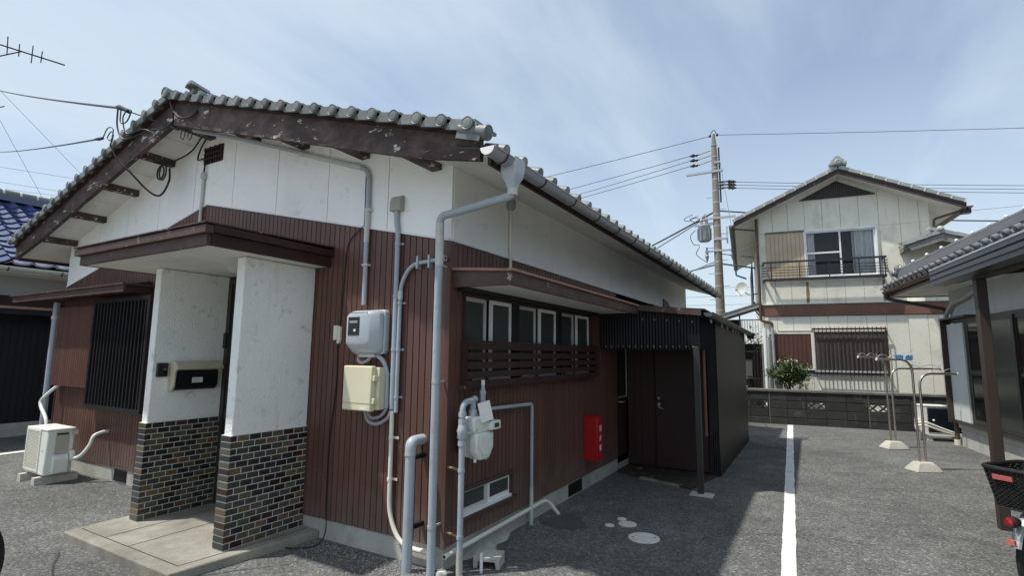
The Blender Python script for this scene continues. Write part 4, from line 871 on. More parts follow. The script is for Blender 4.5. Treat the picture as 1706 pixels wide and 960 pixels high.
fx = thing('extinguisher_box', 'red fire extinguisher box with white lettering on the side wall', 'fire box', (-2.355, 6.03, .34))
part('case', MB().box(XR+.001, -2.275, 5.945, 6.10, .345, .855), 'red_paint', fx, bev=.006)
part('door', MB().box(-2.275, -2.262, 5.943, 6.102, .347, .853), 'red_paint', fx, bev=.004); part('top', MB().box(XR+.001, -2.262, 5.941, 6.104, .8565, .866), 'red_paint', fx)
def text_mesh(s, size, M, m, parent, name='lettering'):
    c = bpy.data.curves.new('text', 'FONT'); c.body = s; c.size = size; c.align_x = 'CENTER'; c.align_y = 'CENTER'; c.extrude = .0008
    o = bpy.data.objects.new('text', c); COL.objects.link(o); dg = bpy.context.evaluated_depsgraph_get(); dg.update()
    me = bpy.data.meshes.new_from_object(o.evaluated_get(dg)); bpy.data.objects.remove(o); bpy.data.curves.remove(c)
    me.materials.clear(); me.materials.append(MATS[m]); return inst(name, me, parent, M)
try:
    for k, ch in enumerate('消火器'): text_mesh(ch, .078, T(-2.2605, 6.035, .715-.112*k) @ RZ(90) @ RX(90), 'white_print', fx)
except Exception as ex: print('text', ex)

# covers in the asphalt, loose block, stub
for i, (x, y, r, lab) in enumerate(((-1.38, 4.73, .135, 'largest round pale manhole cover in the asphalt, with two lifting slots'), (-1.62, 5.02, .085, 'middle sized round pale cover in the asphalt beside two tiny ones'), (-1.715, 5.14, .046, 'tiny round pale cover in the asphalt, the one farther from the camera'), (-1.755, 4.90, .044, 'tiny round pale cover in the asphalt, the one nearer the brown wall'))):
    c = thing('manhole_cover', lab, 'cover', (x, y, 0), 'round covers in the asphalt'); part('lid', MB().lathe((x, y, .0), (0, 0, 1), [(r, -.01), (r, .006), (r-.006, .009), (r-.016, .009), (r-.017, .006), (r-.022, .006), (r-.024, .009), (.01, .009)], 28), 'cover_white', c)
    if i == 0:
        for s in (-1, 1): part('slot', MB().box(x+s*.085-.012, x+s*.085+.012, y-.007+.04*s, y+.007+.04*s, .0092, .0100), 'mortar_dark', c)
cb = thing('concrete_block', 'grey concrete channel block lying on the ground by the side wall', 'block', (-2.2, 3.55, 0))
q = T(-2.225, 3.53, 0) @ RZ(18) @ Matrix.Scale(.86, 4)
b = MB(); b.prism([q @ Vector(v_) for v_ in ((-.12, -.10, 0), (-.12, -.10, .10), (.12, -.10, .10), (.12, -.10, 0), (.085, -.10, 0), (.075, -.10, .06), (-.075, -.10, .06), (-.085, -.10, 0))], q.to_3x3() @ Vector((0, .20, 0))); part('body', b, 'concrete', cb, bev=.006)
part('boss', MB().lathe(q @ Vector((-.01, .03, .10)), (0, 0, 1), [(.075, -.01), (.07, .006), (.05, .012), (.01, .014)], 18), 'concrete', cb)
solo('stub_pipe', MB().cyl((-2.20, 3.385, 0), (-2.20, 3.385, .135), .012, 10), 'white_paint', 'short thin white pipe stub standing in front of the concrete block', 'pipe')
b = MB(); b.add([(-2.44+x, 4.72+y, .0035) for x, y in ((.03, -.02), (.14, -.12), (.30, -.17), (.44, -.12), (.52, .0), (.47, .12), (.36, .22), (.24, .33), (.12, .38), (.03, .40))], [tuple(range(8))]); struct('asphalt_patch', b, 'patch_tar')
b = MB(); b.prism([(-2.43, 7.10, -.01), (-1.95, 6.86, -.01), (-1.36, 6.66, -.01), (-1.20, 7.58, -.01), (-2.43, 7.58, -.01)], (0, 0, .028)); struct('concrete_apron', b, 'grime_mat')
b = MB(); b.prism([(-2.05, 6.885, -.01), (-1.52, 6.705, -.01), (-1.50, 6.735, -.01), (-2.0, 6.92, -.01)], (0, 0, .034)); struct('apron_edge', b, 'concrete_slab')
# loose gravel along the foot of the wall and around the pipes
rg = random.Random(3); b = MB()
for i in range(760):
    if i < 420: x = rg.uniform(-3.75, -2.40); y = 3.20 - abs(rg.gauss(0, .16))
    elif i < 720: x = rg.gauss(-2.62, .14); y = rg.gauss(3.0, .10)
    else: x = -2.40 + abs(rg.gauss(0, .10)); y = rg.uniform(3.2, 4.9)
    s = rg.uniform(.004, .011); M_ = T(x, y, s*.3) @ RZ(rg.uniform(0, 360)) @ RX(rg.uniform(-40, 40))
    b.add([M_ @ Vector(q) for q in ((-s, -s*.7, 0), (s, -s*.8, 0), (s*.8, s*.7, 0), (-s*.7, s*.8, 0), (0, 0, s*.9), (0, 0, -s*.5))], ((0,1,4),(1,2,4),(2,3,4),(3,0,4),(1,0,5),(2,1,5),(3,2,5),(0,3,5)))
o = struct('gravel', b, 'gravel_stone', 'stuff')
ml = MB().sphere((-2.405, 3.175, .02), .045, 10, 7, .7)
for q in ml.v: q += Vector((mnoise.noise(q*40), mnoise.noise(q*40+Vector((5, 0, 0))), mnoise.noise(q*40+Vector((0, 7, 0)))))*.018
solo('mortar_lump', ml, 'mortar_white', 'white crumbled mortar lump at the foot of the front right house corner', 'rubble')

# ================================================================ LEAN-TO SHED
SX = -1.17; SYF = 7.60; SYB = 11.02
shed = thing('lean_to_shed', 'dark brown lean-to shed with a black corrugated canopy front, against the side wall', 'shed', (-1.8, 9.2, 0))
def corr_front(x0, x1, y, z0, fz1, pitch=.0365, amp=.006):
    b = MB(); n = int((x1-x0)/pitch)*4; pr = []
    for i in range(n+1):
        x = x0 + (x1-x0)*i/n; pr.append((x, y - amp*math.sin(2*math.pi*i/4)))
    b.add([(x, yy, z0) for x, yy in pr] + [(x, yy, fz1(x)) for x, yy in pr], [(i, i+1, n+2+i, n+1+i) for i in range(n)]); return b
def corr_side(x, y0, y1, z0, z1, pitch=.0365, amp=.006, fz0=None):
    b = MB(); n = max(4, int((y1-y0)/pitch)*4)
    b.add([(x + amp*math.sin(2*math.pi*i/4), y0+(y1-y0)*i/n, (fz0(y0+(y1-y0)*i/n) if fz0 else z0)) for i in range(n+1)] + [(x + amp*math.sin(2*math.pi*i/4), y0+(y1-y0)*i/n, z1(y0+(y1-y0)*i/n)) for i in range(n+1)], [(i, i+1, n+2+i, n+1+i) for i in range(n)]); return b
SYA = 6.52
zr = lambda x: 2.245 - (x - XR)*.085
for x0, x1 in ((XR+.02, -1.86), (-1.86, SX)): part('corrugated_sheet', corr_front(x0, x1-.002, SYA + (.004 if x0 > -2 else 0), 1.665, lambda x: zr(x)-.02), 'black_steel_sheet', shed, sharp=80)
zs_ = lambda y: 2.135 - (y-6.5)*.018
part('corrugated_sheet', corr_side(SX+.004, SYA, 7.56, .62, lambda y: zs_(y)-.02, fz0=lambda y: .62 if y > 6.86 else 1.665), 'black_steel_sheet', shed, sharp=80)
rr_ = random.Random(5)
for k in range(16):
    x = XR+.09+k*.078
    if x < SX-.02: part('screw', MB().lathe((x, SYA-.008, 1.70+.004*rr_.random()), (0, -1, 0), [(.007, 0), (.006, .003), (.001, .005)], 8), 'galvanised', shed)
for k in range(5): part('screw', MB().lathe((-1.86+k*.15, SYA-.008, 2.05-.012*k), (0, -1, 0), [(.007, 0), (.006, .003), (.001, .005)], 8), 'galvanised', shed)
# solid side walls, panels with fine upright ribs
for y0, y1 in ((SYF-.03, 8.46), (8.462, 9.32), (9.322, 10.18), (10.182, SYB)):
    b = corr_side(SX+.012, y0, y1, .0, lambda y: zs_(y)-.02, pitch=.030, amp=.0018); part('wall_sheet', b, 'charcoal_sheet', shed, sharp=80)
part('wall_core', MB().box(XR+.02, SX+.004, SYF+.05, SYB, 0, 2.05), 'near_black', shed)
part('back_sheet', MB().box(XR+.02, SX+.01, SYB+.002, SYB+.012, 0, 2.05), 'charcoal_sheet', shed)
for x0, x1 in ((XR+.02, -2.03),):
    k = 0; x = x0
    while x < x1-.01: part('wall_board', MB().box(x+.0015, min(x+.10, x1)-.0015, SYF+.022, SYF+.05, .03, 2.0), 'dark_brown', shed); x += .10
sd = part('shed_door', MB().box(-2.02, -1.30, SYF+.015, SYF+.05, .035, 1.95), 'dark_brown', shed)
f = MB(); f.box(-2.03, -2.005, SYF, SYF+.05, .02, 2.0); f.box(-1.315, -1.29, SYF, SYF+.05, .02, 2.0); part('door_frame', f, 'siding_backing', sd)
h = MB(); h.lathe((-1.965, SYF+.014, .90), (0, -1, 0), [(.022, 0), (.022, .008), (.008, .012), (.008, .035)], 12); h.tube(fillet([(-1.965, SYF-.025, .90), (-1.955, SYF-.03, .86), (-1.89, SYF-.03, .835)], .02), .010, 8); h.lathe((-1.965, SYF+.014, .985), (0, -1, 0), [(.018, 0), (.018, .012), (.006, .016)], 10)
part('handle', h, 'galvanised', sd)
part('wall_board', MB().box(-1.29, SX+.004, SYF+.01, SYF+.05, .0, 2.0), 'dark_brown', shed)
for k in range(4): part('corner_rail', MB().box(SX-.085+k*.024, SX-.068+k*.024, SYF-.045+.012*k, SYF+.01, .0, 1.0 if k < 2 else 1.9), 'near_black', shed)
part('jamb_strip', MB().box(SX-.03, SX-.006, 6.80, 6.83, .62, 1.67), 'far_trim_brown', shed)
part('lintel', MB().box(XR+.02, SX-.01, SYA+.02, SYA+.08, 1.69, 1.76), 'near_black', shed)
ps = MB(); ps.box(-1.255, -1.190, 6.485, 6.55, .012, 1.70); post = part('post', ps, 'post_grey', shed, bev=.004)
part('base_plate', MB().box(-1.33, -1.08, 6.40, 6.585, .0, .012), 'concrete_pale', post)
# roof with front board and gutter
b = MB(); b.prism([(XR+.01, SYA-.06, zr(XR)+.0), (SX+.07, SYA-.06, zr(SX+.07)), (SX+.07, SYA-.06, zr(SX+.07)+.02), (XR+.01, SYA-.06, zr(XR)+.02)], (0, SYB-SYA+.12, 0)); 
for q in b.v: q.z -= max(0, (q.y-6.5))*.018
part('roof', b, 'black_steel_sheet', shed)
part('roof_board', MB().prism([(XR+.01, SYA-.075, zr(XR)-.035), (SX+.03, SYA-.075, zr(SX+.03)-.065), (SX+.03, SYA-.075, zr(SX+.03)+.012), (XR+.01, SYA-.075, zr(XR)+.03)], (0, .014, 0)), 'board_brown', shed)
gs = half_gutter(-1.055, 2.10, .05, 6.42, 11.10, 10)
for q in gs.v: q.z -= (q.y-6.42)*.016
sg = part('gutter', gs, 'shed_gutter', shed)
for y in (6.72, 7.6, 8.1, 8.7, 9.0, 9.4):
    b = MB(); z = 2.10-(y-6.42)*.016 - .055
    b.tube([(-1.075+.0*k, y+.045*math.cos(a*math.pi/6), z-.045*math.sin(a*math.pi/6)) for a in range(0, 7) for k in (0,)], .006, 6); part('hook', b, 'galvanised', shed)
b = MB(); b.prism([(-1.11, 11.0, 1.93), (-1.0, 11.0, 1.93), (-.98, 11.0, 2.04), (-1.13, 11.0, 2.04)], (0, .12, 0)); part('outlet_box', b, 'charcoal_sheet', shed)

# ================================================================ CONCRETE BLOCK WALL
frame(-1.51, 14.0, 6.6)
bwall = thing('block_wall', 'low dark weathered concrete block wall with a few pierced ornamental blocks', 'wall', (2.2, .06, 0))
part('mortar_core', MB().box(-1.2, 6.5, .016, .085, -.05, .362), 'mortar_dark', bwall); part('mortar_core', MB().box(-1.2, 6.5, .016, .085, .550, .775), 'mortar_dark', bwall)
bl, bh = .396, .186
bmesh_ = {}
def blk(l, h):
    k = (round(l, 3), round(h, 3))
    if k not in bmesh_:
        e = .008; b = MB(); x, z = l/2, h/2; pr = [(-x, 0, -z), (x, 0, -z), (x, 0, z), (-x, 0, z)]
        b.add([(p[0], .10, p[2]) for p in pr] + [(p[0], e, p[2]) for p in pr] + [(p[0]*(1-e/x), 0, p[2]*(1-e/z)) for p in pr], [(0,1,2,3)] + [(i, (i+1) % 4, (i+1) % 4+4, i+4) for i in range(4)] + [(i+4, (i+1) % 4+4, (i+1) % 4+8, i+8) for i in range(4)] + [(11,10,9,8)]); bmesh_[k] = mesh_of(b, 'block_dark', sharp=20)
    return bmesh_[k]
rk = random.Random(2); orn = [0, 3, 6, 9, 12]
for r in range(4):
    hh = bh if r < 3 else bh; z = .0 + r*.196 - .03 + bh/2
    for k in range(-3, 17):
        x = .30 + k*.400
        if r == 2 and k in orn: continue
        inst('block', blk(bl, hh), bwall, T(x, rk.uniform(-.004, .004), z))
for k in orn:
    x = .30 + k*.4; z = 2*.196 - .03 + bh/2; ob_ = MB(); hw, hh = .198, bh/2
    rim = .022
    ob_.box(x-hw, x+hw, 0, .10, z-hh, z-hh+rim); ob_.box(x-hw, x+hw, 0, .10, z+hh-rim, z+hh); ob_.box(x-hw, x-hw+rim, 0, .10, z-hh+rim, z+hh-rim); ob_.box(x+hw-rim, x+hw, 0, .10, z-hh+rim, z+hh-rim)
    def bar(a, c, w=.013):
        d = (Vector(c)-Vector(a)).normalized(); n_ = Vector((-d.y, d.x))*w
        ob_.prism([(x+a[0]-n_.x, .008, z+a[1]-n_.y), (x+c[0]-n_.x, .008, z+c[1]-n_.y), (x+c[0]+n_.x, .008, z+c[1]+n_.y), (x+a[0]+n_.x, .008, z+a[1]+n_.y)], (0, .085, 0))
    iw, ih = hw-rim, hh-rim
    for s in (-1, 1):
        bar((s*iw, ih), (s*.02, -ih)); bar((s*iw, -ih), (s*.02, ih))
    bk = part('ornamental_block', ob_, 'block_dark', bwall)
for x in (.52, 2.52, 4.52): part('joint_pillar', MB().box(x-.012, x+.012, -.006, .02, -.02, .755), 'block_cap', bwall)
x = -1.2
while x < 6.4: part('coping', MB().prism([(x+.003, -.025, .757), (x+.003, .125, .757), (x+.003, .125, .800), (x+.003, .08, .820), (x+.003, .02, .820), (x+.003, -.025, .800)], (.594, 0, 0)), 'block_cap', bwall); x += .6

# ================================================================ FAR TWO-STOREY HOUSE
frame(-1.25, 15.14, 6.1)
fh = thing('far_house', 'cream two-storey house with grey tiled gable roof behind the block wall', 'house', (2.1, 3.5, 0))
U0, U1, ZE, ZR = .13, 3.84, 5.35, 6.28
UC = 1.97; SLF = .47
fz = lambda u: 6.20 - SLF*abs(u-UC)
b = MB(); b.prism([(U0+.02, .5, 0), (U1-.02, .5, 0), (U1-.02, .5, fz(U1)-.02), (UC, .5, fz(UC)-.02), (U0+.02, .5, fz(U0)-.02)], (0, 6.5, 0)); part('wall_core', b, 'room_dark', fh)
part('joint_backing', MB().box(U0+.02, U1-.02, .033, .045, 4.86, 5.36), 'stain_rust', fh); part('joint_backing', MB().box(U0+.02, U1-.02, .033, .045, 0, 3.58), 'stain_rust', fh)
cuts = [U0, .46, .83, 1.22, 1.62, 2.02, 2.42, 2.83, 3.26, 3.64, U1]
for a, c in zip(cuts[:-1], cuts[1:]):
    e = .0035
    up = [(c-e, fz(c))] + ([(UC, fz(UC))] if a < UC < c else []) + [(a+e, fz(a))]
    part('wall_panel', MB().prism([(x, 0, z) for x, z in [(a+e, 4.86), (c-e, 4.86)] + up], (0, .032, 0)), 'far_stucco', fh)
    lo = .30 < (a+c)/2 < 2.8
    if not lo: part('wall_panel', MB().box(a+e, c-e, 0, .032, 2.94, 4.855), 'far_stucco', fh)
    else: part('wall_panel', MB().box(a+e, c-e, 0, .032, 2.94, 3.58), 'far_stucco', fh)
    for z0, z1 in (((0, 2.62),) if not lo else ((0, 1.18), (2.25, 2.62))): part('wall_panel', MB().box(a+e, c-e, 0, .032, z0, z1), 'far_stucco', fh)
for a, c in ((U0, .285), (2.755, 2.83)):
    part('wall_panel', MB().box(a, c, .001, .032, 3.582, 4.855), 'far_stucco', fh)
part('wall_panel', MB().box(U1+.003, 5.2, .001, .033, 0, 2.62), 'far_stucco', fh); part('wall_panel', MB().box(U1+.003, 5.2, .001, .033, 2.94, 4.36), 'far_stucco', fh)
part('side_wall', MB().box(U0-.004, U0+.02, .034, 7.0, 0, 5.4), 'far_stucco', fh); part('side_wall', MB().box(U1-.02, U1+.004, .034, 7.0, 4.0, 5.4), 'far_stucco', fh); part('side_wall', MB().box(U1+.01, 5.2, .034, 4.0, 0, 4.30), 'far_stucco', fh)
for a, c in ((U0-.02, 1.10), (1.103, 2.33), (2.333, 5.2)): part('band_board', MB().box(a, c, -.035, -.001, 2.635, 2.925), 'far_trim_brown', fh)
part('band_ledge', MB().box(U0-.02, 5.2, -.06, -.001, 2.927, 2.955), 'far_stucco', fh)
# gable vent of slats
gv = part('gable_vent', MB().prism([(1.10, -.012, 5.66), (2.80, -.012, 5.66), (UC, -.012, fz(UC)-.10)], (0, .01, 0)), 'near_black', fh)
for k in range(42):
    u = 1.14 + k*.04; zt = 5.665 + (fz(UC)-.10-5.665)*(1-abs(u-UC)/.86) ; 
    if zt > 5.68: part('vent_slat', MB().box(u-.011, u+.011, -.03, -.013, 5.655, zt), 'reed_blind', gv)
# roof
for s in (1, -1):
    E = UC + s*2.43
    b = MB(); b.prism([(UC, -.42, fz(UC)-.01), (E, -.42, fz(E)-.01), (E, -.42, fz(E)+.07), (UC, -.42, fz(UC)+.07)], (0, 7.9, 0)); part('roof_deck', b, 'soffit_white', fh)
    b = MB(); b.prism([(UC, -.452, fz(UC)-.045), (E+s*.02, -.452, fz(E+s*.02)-.045), (E+s*.02, -.452, fz(E+s*.02)+.02), (UC, -.452, fz(UC)+.02)], (0, .03, 0)); part('bargeboard', b, 'board_brown', fh)
    b = MB(); b.prism([(UC, -.466, fz(UC)+.021), (E+s*.02, -.466, fz(E+s*.02)+.021), (E+s*.02, -.466, fz(E+s*.02)+.112), (UC, -.466, fz(UC)+.112)], (0, .04, 0)); part('verge_batten', b, 'near_black', fh)
    part('eave_board', MB().box(min(E, E+s*.03), max(E, E+s*.03), -.42, 7.48, fz(E)-.05, fz(E)+.06), 'wood_grey', fh)
    tm = MB(); L = .262; t_ = Matrix.Rotation(R(-3), 4, 'Y'); S = Matrix.Scale(s, 4, (1, 0, 0))
    tm.add([S @ (t_ @ Vector(q)) for q in ((0,0,-.05),(L,0,-.05),(L,.02,-.05),(0,.02,-.05),(0,0,.03),(L,0,.03),(L,.30,.05),(0,.30,.05),(L,.3,.02),(0,.3,.02))], [(0,1,5,4),(4,5,6,7),(0,3,2,1),(1,2,8,6,5),(0,4,7,9,3),(6,8,9,7),(2,3,9,8)])
    tme = mesh_of(tm, 'tile_grey_pale')
    sm = MB(); sm.add([S @ (t_ @ Vector(q)) for q in ((L-.028,-.006,-.06),(L+.004,-.006,-.06),(L+.004,.012,-.06),(L-.028,.012,-.06),(L-.028,-.006,.036),(L+.004,-.006,.036),(L+.004,.28,.056),(L-.028,.28,.056))], [(0,1,5,4),(4,5,6,7),(1,2,6,5),(0,4,7,3),(0,3,2,1),(2,3,7,6)]); sme = mesh_of(sm, 'mortar_white')
    for k in range(10):
        d = .02 + k*.2435; M_ = T(UC+s*d, -.475, fz(UC+s*d)+.135) @ RY(s*math.degrees(math.atan(SLF))); inst('verge_tile', tme, fh, M_); inst('tile_joint', sme, fh, M_)
    b = MB()
    for k in range(10):
        d = .02+k*.2435
        for c in range(26):
            M_ = T(UC+s*d, -.17+.28*c, fz(UC+s*d)+.115) @ RY(s*math.degrees(math.atan(SLF))); tt = tile_mb(.28, .26, nseg=5, sgn=s) if (k == 0 and c == 0) else tt
            b.add([M_ @ q for q in tt.v], tt.f)
    part('roof_tiles', b, 'tile_grey_pale', fh, kind='stuff')
b = MB(); b.box(UC-.10, UC+.10, -.30, 7.4, fz(UC)+.08, fz(UC)+.24); part('ridge_course', b, 'tile_grey_pale', fh); b = MB(); b.cyl((UC, -.34, fz(UC)+.25), (UC, 7.4, fz(UC)+.25), .085, 12); part('ridge_cap', b, 'tile_grey_pale', fh)
b = MB(); zc_ = fz(UC)+.25
pl = [(-.25, -.11), (-.27, -.03), (-.20, .02), (-.19, .10), (-.12, .15), (-.07, .21), (0, .23), (.07, .21), (.12, .15), (.19, .10), (.20, .02), (.27, -.03), (.25, -.11), (.12, -.06), (-.12, -.06)]
b.prism([(UC+x*.72, -.50, zc_-.03+z*.8) for x, z in pl], (0, .12, 0)); b.lathe((UC, -.50, zc_-.02), (0, -1, 0), [(.085, 0), (.085, .04), (.05, .06), (.045, .05), (.01, .06)], 16)
for s in (-1, 1): b.lathe((UC+s*.15, -.50, zc_-.05), (0, -1, 0), [(.045, 0), (.045, .03), (.02, .035)], 10)
part('ridge_ornament', b, 'tile_grey_pale', fh)
# gutters and downpipes
for s, E in ((-1, UC-2.43), (1, UC+2.43)):
    part('gutter', half_gutter(E+s*.09, fz(E)+.0, .055, -.44, 7.45, 8), 'wood_grey' if s < 0 else 'gutter_brown', fh)
b = MB(); b.tube(fillet([(U0-.06, -.06, 5.02), (U0-.075, -.06, 2.58), (U0+.12, -.09, 2.50), (U0+.22, -.09, 2.46), (U0+.22, -.09, 0)], .05), .032, 10); 
b2 = MB(); b2.tube(fillet([(UC-2.5, -.3, fz(UC-2.43)-.04), (UC-2.5, -.3, 4.86), (U0-.055, -.08, 4.86)], .04), .024, 8)
dpp = part('downpipe', MB().tube([(U0-.055, -.07, 5.25), (U0-.055, -.07, 2.66)], .036, 10), 'gutter_brown', fh); part('elbow', MB().tube(fillet([(U0-.055, -.07, 2.70), (U0-.055, -.07, 2.52), (U0+.20, -.09, 2.46), (U0+.20, -.09, 2.30)], .05), .034, 10), 'gutter_brown', fh)
part('downpipe', MB().cyl((U0+.20, -.09, 2.34), (U0+.22, -.09, .0), .036, 10), 'galvanised', fh); part('gutter_arm', MB().tube([(UC-2.45, -.30, 4.98), (U0-.05, -.08, 4.94)], .022, 8), 'gutter_brown', fh)
part('corner_post', MB().box(U0+.03, U0+.12, -.05, -.002, .0, 2.60), 'far_stucco', fh)
part('back_arm', MB().tube(fillet([(UC-2.5, 7.3, fz(UC-2.43)-.05), (UC-2.5, 7.3, fz(UC-2.43)-.25), (U0-.3, 7.0, fz(UC-2.43)-.45)], .05), .03, 8), 'near_black', fh)
part('downpipe', MB().tube(fillet([(4.46, -.25, fz(4.4)-.06), (4.44, -.25, 5.02), (3.92, -.02, 4.90), (3.90, -.02, 4.52)], .06), .030, 10), 'gutter_brown', fh); part('outlet_box', MB().box(4.38, 4.54, -.33, -.17, fz(4.4)-.14, fz(4.4)-.02), 'bronze_metal', fh)
# upper window: rusty shutter, sashes, curtain behind clear glass
ws = part('shutter', MB().box(.29, 1.17, -.05, -.002, 3.60, 4.83), 'shutter_rusty', fh)
for k in range(9): part('shutter_rib', MB().box(.30+k*.097, .385+k*.097, -.062, -.0505, 3.60, 4.81), 'shutter_rusty', ws)
part('shutter_head', MB().box(.27, 1.19, -.09, -.002, 4.833, 4.86), 'wood_grey', ws)
rm = MB(); rm.box(1.2, 2.74, .45, .46, 3.6, 4.85); part('room_back', rm, 'room_dark', fh)
uw = MB(); uw.box(1.165, 2.76, -.07, .03, 4.80, 4.86); uw.box(1.165, 2.76, -.07, .03, 3.585, 3.625); uw.box(1.165, 1.195, -.07, .03, 3.625, 4.80); uw.box(2.725, 2.76, -.07, .03, 3.625, 4.80)
uw = part('window', uw, 'alu_white', fh)
def fsash(u0, u1, z0, z1, v, rail=None):
    w_ = .036; f = MB(); f.box(u0, u0+w_, v-.02, v, z0, z1); f.box(u1-w_, u1, v-.02, v, z0, z1); f.box(u0+w_, u1-w_, v-.02, v, z0, z0+w_); f.box(u0+w_, u1-w_, v-.02, v, z1-w_, z1)
    if rail: f.box(u0+w_, u1-w_, v-.02, v, rail, rail+.04)
    part('sash', f, 'alu_white', uw); part('pane', MB().add([(u0+w_, v-.01, z0), (u1-w_, v-.01, z0), (u1-w_, v-.01, z1), (u0+w_, v-.01, z1)], [(0, 1, 2, 3)]), 'clear_glass', uw)
fsash(1.195, 1.985, 3.63, 4.80, -.03, 4.22); fsash(1.955, 2.725, 3.63, 4.80, -.005)
def curtain(u0, u1, z0, z1, v, nf): return MB().grid(lambda a, c: (u0+(u1-u0)*a, v+.035*math.sin(a*nf*6.283+.7*math.sin(c*2))+.01*math.sin(a*nf*17), z0+(z1-z0)*c), nf*8, 3)
part('curtain', curtain(2.24, 2.74, 3.63, 4.80, .06, 7), 'curtain', fh); part('curtain', curtain(1.20, 1.42, 3.63, 4.80, .06, 3), 'curtain', fh)
# balcony rail
br = MB(); RV = -.30
br.box(.17, 2.86, RV-.02, RV+.02, 3.99, 4.035); br.box(.20, 2.84, RV-.02, RV+.03, 3.52, 3.585)
for u in (.19, 2.83): br.box(u-.02, u+.02, RV, -.001, 3.99, 4.03); br.box(u-.02, u+.02, RV, -.001, 3.53, 3.58)
br = part('balcony_rail', br, 'black_metal', fh)
for u in (.36, 1.01, 1.66, 2.30, 2.72, 2.82): part('rail_post', MB().box(u-.011, u+.011, RV-.012, RV+.012, 3.585, 3.99), 'black_metal', br)
for z in (3.66, 3.73, 3.80, 3.87): part('rail_bar', MB().box(.17, 2.86, RV-.008, RV+.008, z-.008, z+.008), 'black_metal', br)
for u in (.17, 2.86):
    for z in (3.66, 3.73, 3.80, 3.87, 3.94): part('rail_end', MB().box(u-.03, u+.03, RV+.03, RV+.05, z-.012, z+.012), 'black_metal', br)
for u in (1.19, 2.83): part('rust_stain', MB().prism([(u-.02, -.0016, 3.50), (u+.03, -.0016, 3.50), (u+.05, -.0016, 3.2), (u+.03, -.0016, 2.96), (u-.03, -.0016, 2.96), (u-.03, -.0016, 3.25)], (0, .001, 0)), 'stain_rust', fh)
# lower shutter and barred window with reed blind
ls = part('shutter', MB().box(.30, 1.20, -.03, -.002, 1.30, 2.17), 'shutter_brown', fh)
for k in range(9): part('shutter_rib', MB().box(.31+k*.098, .40+k*.098, -.042, -.0305, 1.31, 2.16), 'shutter_brown', ls)
f = MB(); f.box(.25, 1.24, -.05, -.002, 2.172, 2.215); f.box(.27, 1.24, -.05, -.002, 1.255, 1.298); f.box(1.20, 1.25, -.05, -.002, 1.298, 2.172); part('shutter_frame', f, 'far_stucco', ls)
gw = part('barred_window', MB().box(1.25, 2.75, -.012, -.002, 1.20, 2.25), 'near_black', fh)
for k in range(36): part('reed', MB().box(1.27+k*.041, 1.3105+k*.041, -.045+.003*(k % 3), -.03, 1.27, 2.21), 'reed_blind', gw)
f = MB(); f.box(1.25, 2.76, -.06, -.002, 2.215, 2.25); f.box(1.25, 2.76, -.06, -.002, 1.215, 1.262); f.box(1.25, 1.275, -.06, -.002, 1.262, 2.215); part('frame', f, 'alu', gw)
for z in (1.18, 2.285): part('bar_rail', MB().box(1.22, 2.79, -.135, -.115, z-.022, z+.022), 'dark_brown', gw)
for k in range(18): part('bar', MB().box(1.266+k*.0875, 1.280+k*.0875, -.150, -.136, 1.12, 2.335), 'dark_brown', gw)
for u in (1.24, 2.78): part('bar_rail', MB().box(u-.01, u+.01, -.115, -.001, 1.17, 1.19), 'dark_brown', gw); part('bar_rail', MB().box(u-.01, u+.01, -.115, -.001, 2.275, 2.295), 'dark_brown', gw)
# small porch roof at the right
pc = 3.86; pz = lambda u: 4.42 - .33*abs(u-pc)
for s, w_ in ((-1, .66), (1, 1.1)):
    b = MB(); b.prism([(pc, -.62, pz(pc)-.10), (pc+s*w_, -.62, pz(pc+w_)-.10), (pc+s*w_, -.62, pz(pc+w_)), (pc, -.62, pz(pc))], (0, .615, 0)); part('porch_roof', b, 'wood_grey', fh)
    b = MB(); b.prism([(pc, -.66, pz(pc)-.17), (pc+s*(w_-.08), -.66, pz(pc+w_-.08)-.17), (pc+s*w_, -.66, pz(pc+w_)-.04), (pc, -.66, pz(pc)-.01)], (0, .04, 0)); part('bargeboard', b, 'wood_grey', fh)
    for k in range(3 if s < 0 else 4):
        d = .03+k*.235; M_ = T(pc+s*d, -.69, pz(pc+d)+.055) @ RY(s*math.degrees(math.atan(.33))); inst('verge_tile', tme, fh, M_ if s < 0 else M_ @ Matrix.Identity(4))
    b = MB(); b.prism([(pc, -.64, pz(pc)), (pc+s*w_, -.64, pz(pc+w_)), (pc+s*w_, -.64, pz(pc+w_)+.06), (pc, -.64, pz(pc)+.06)], (0, .63, 0)); part('porch_tiles', b, 'tile_grey_pale', fh)
part('ridge_end_tile', MB().sphere((pc-.02, -.66, pz(pc)+.10), .075, 14, 8), 'tile_grey_pale', fh)
part('flashing', MB().prism([(3.20, -.05, 4.245), (pc, -.05, 4.505), (pc, -.05, 4.545), (3.18, -.05, 4.275)], (0, .045, 0)), 'far_trim_brown', fh)

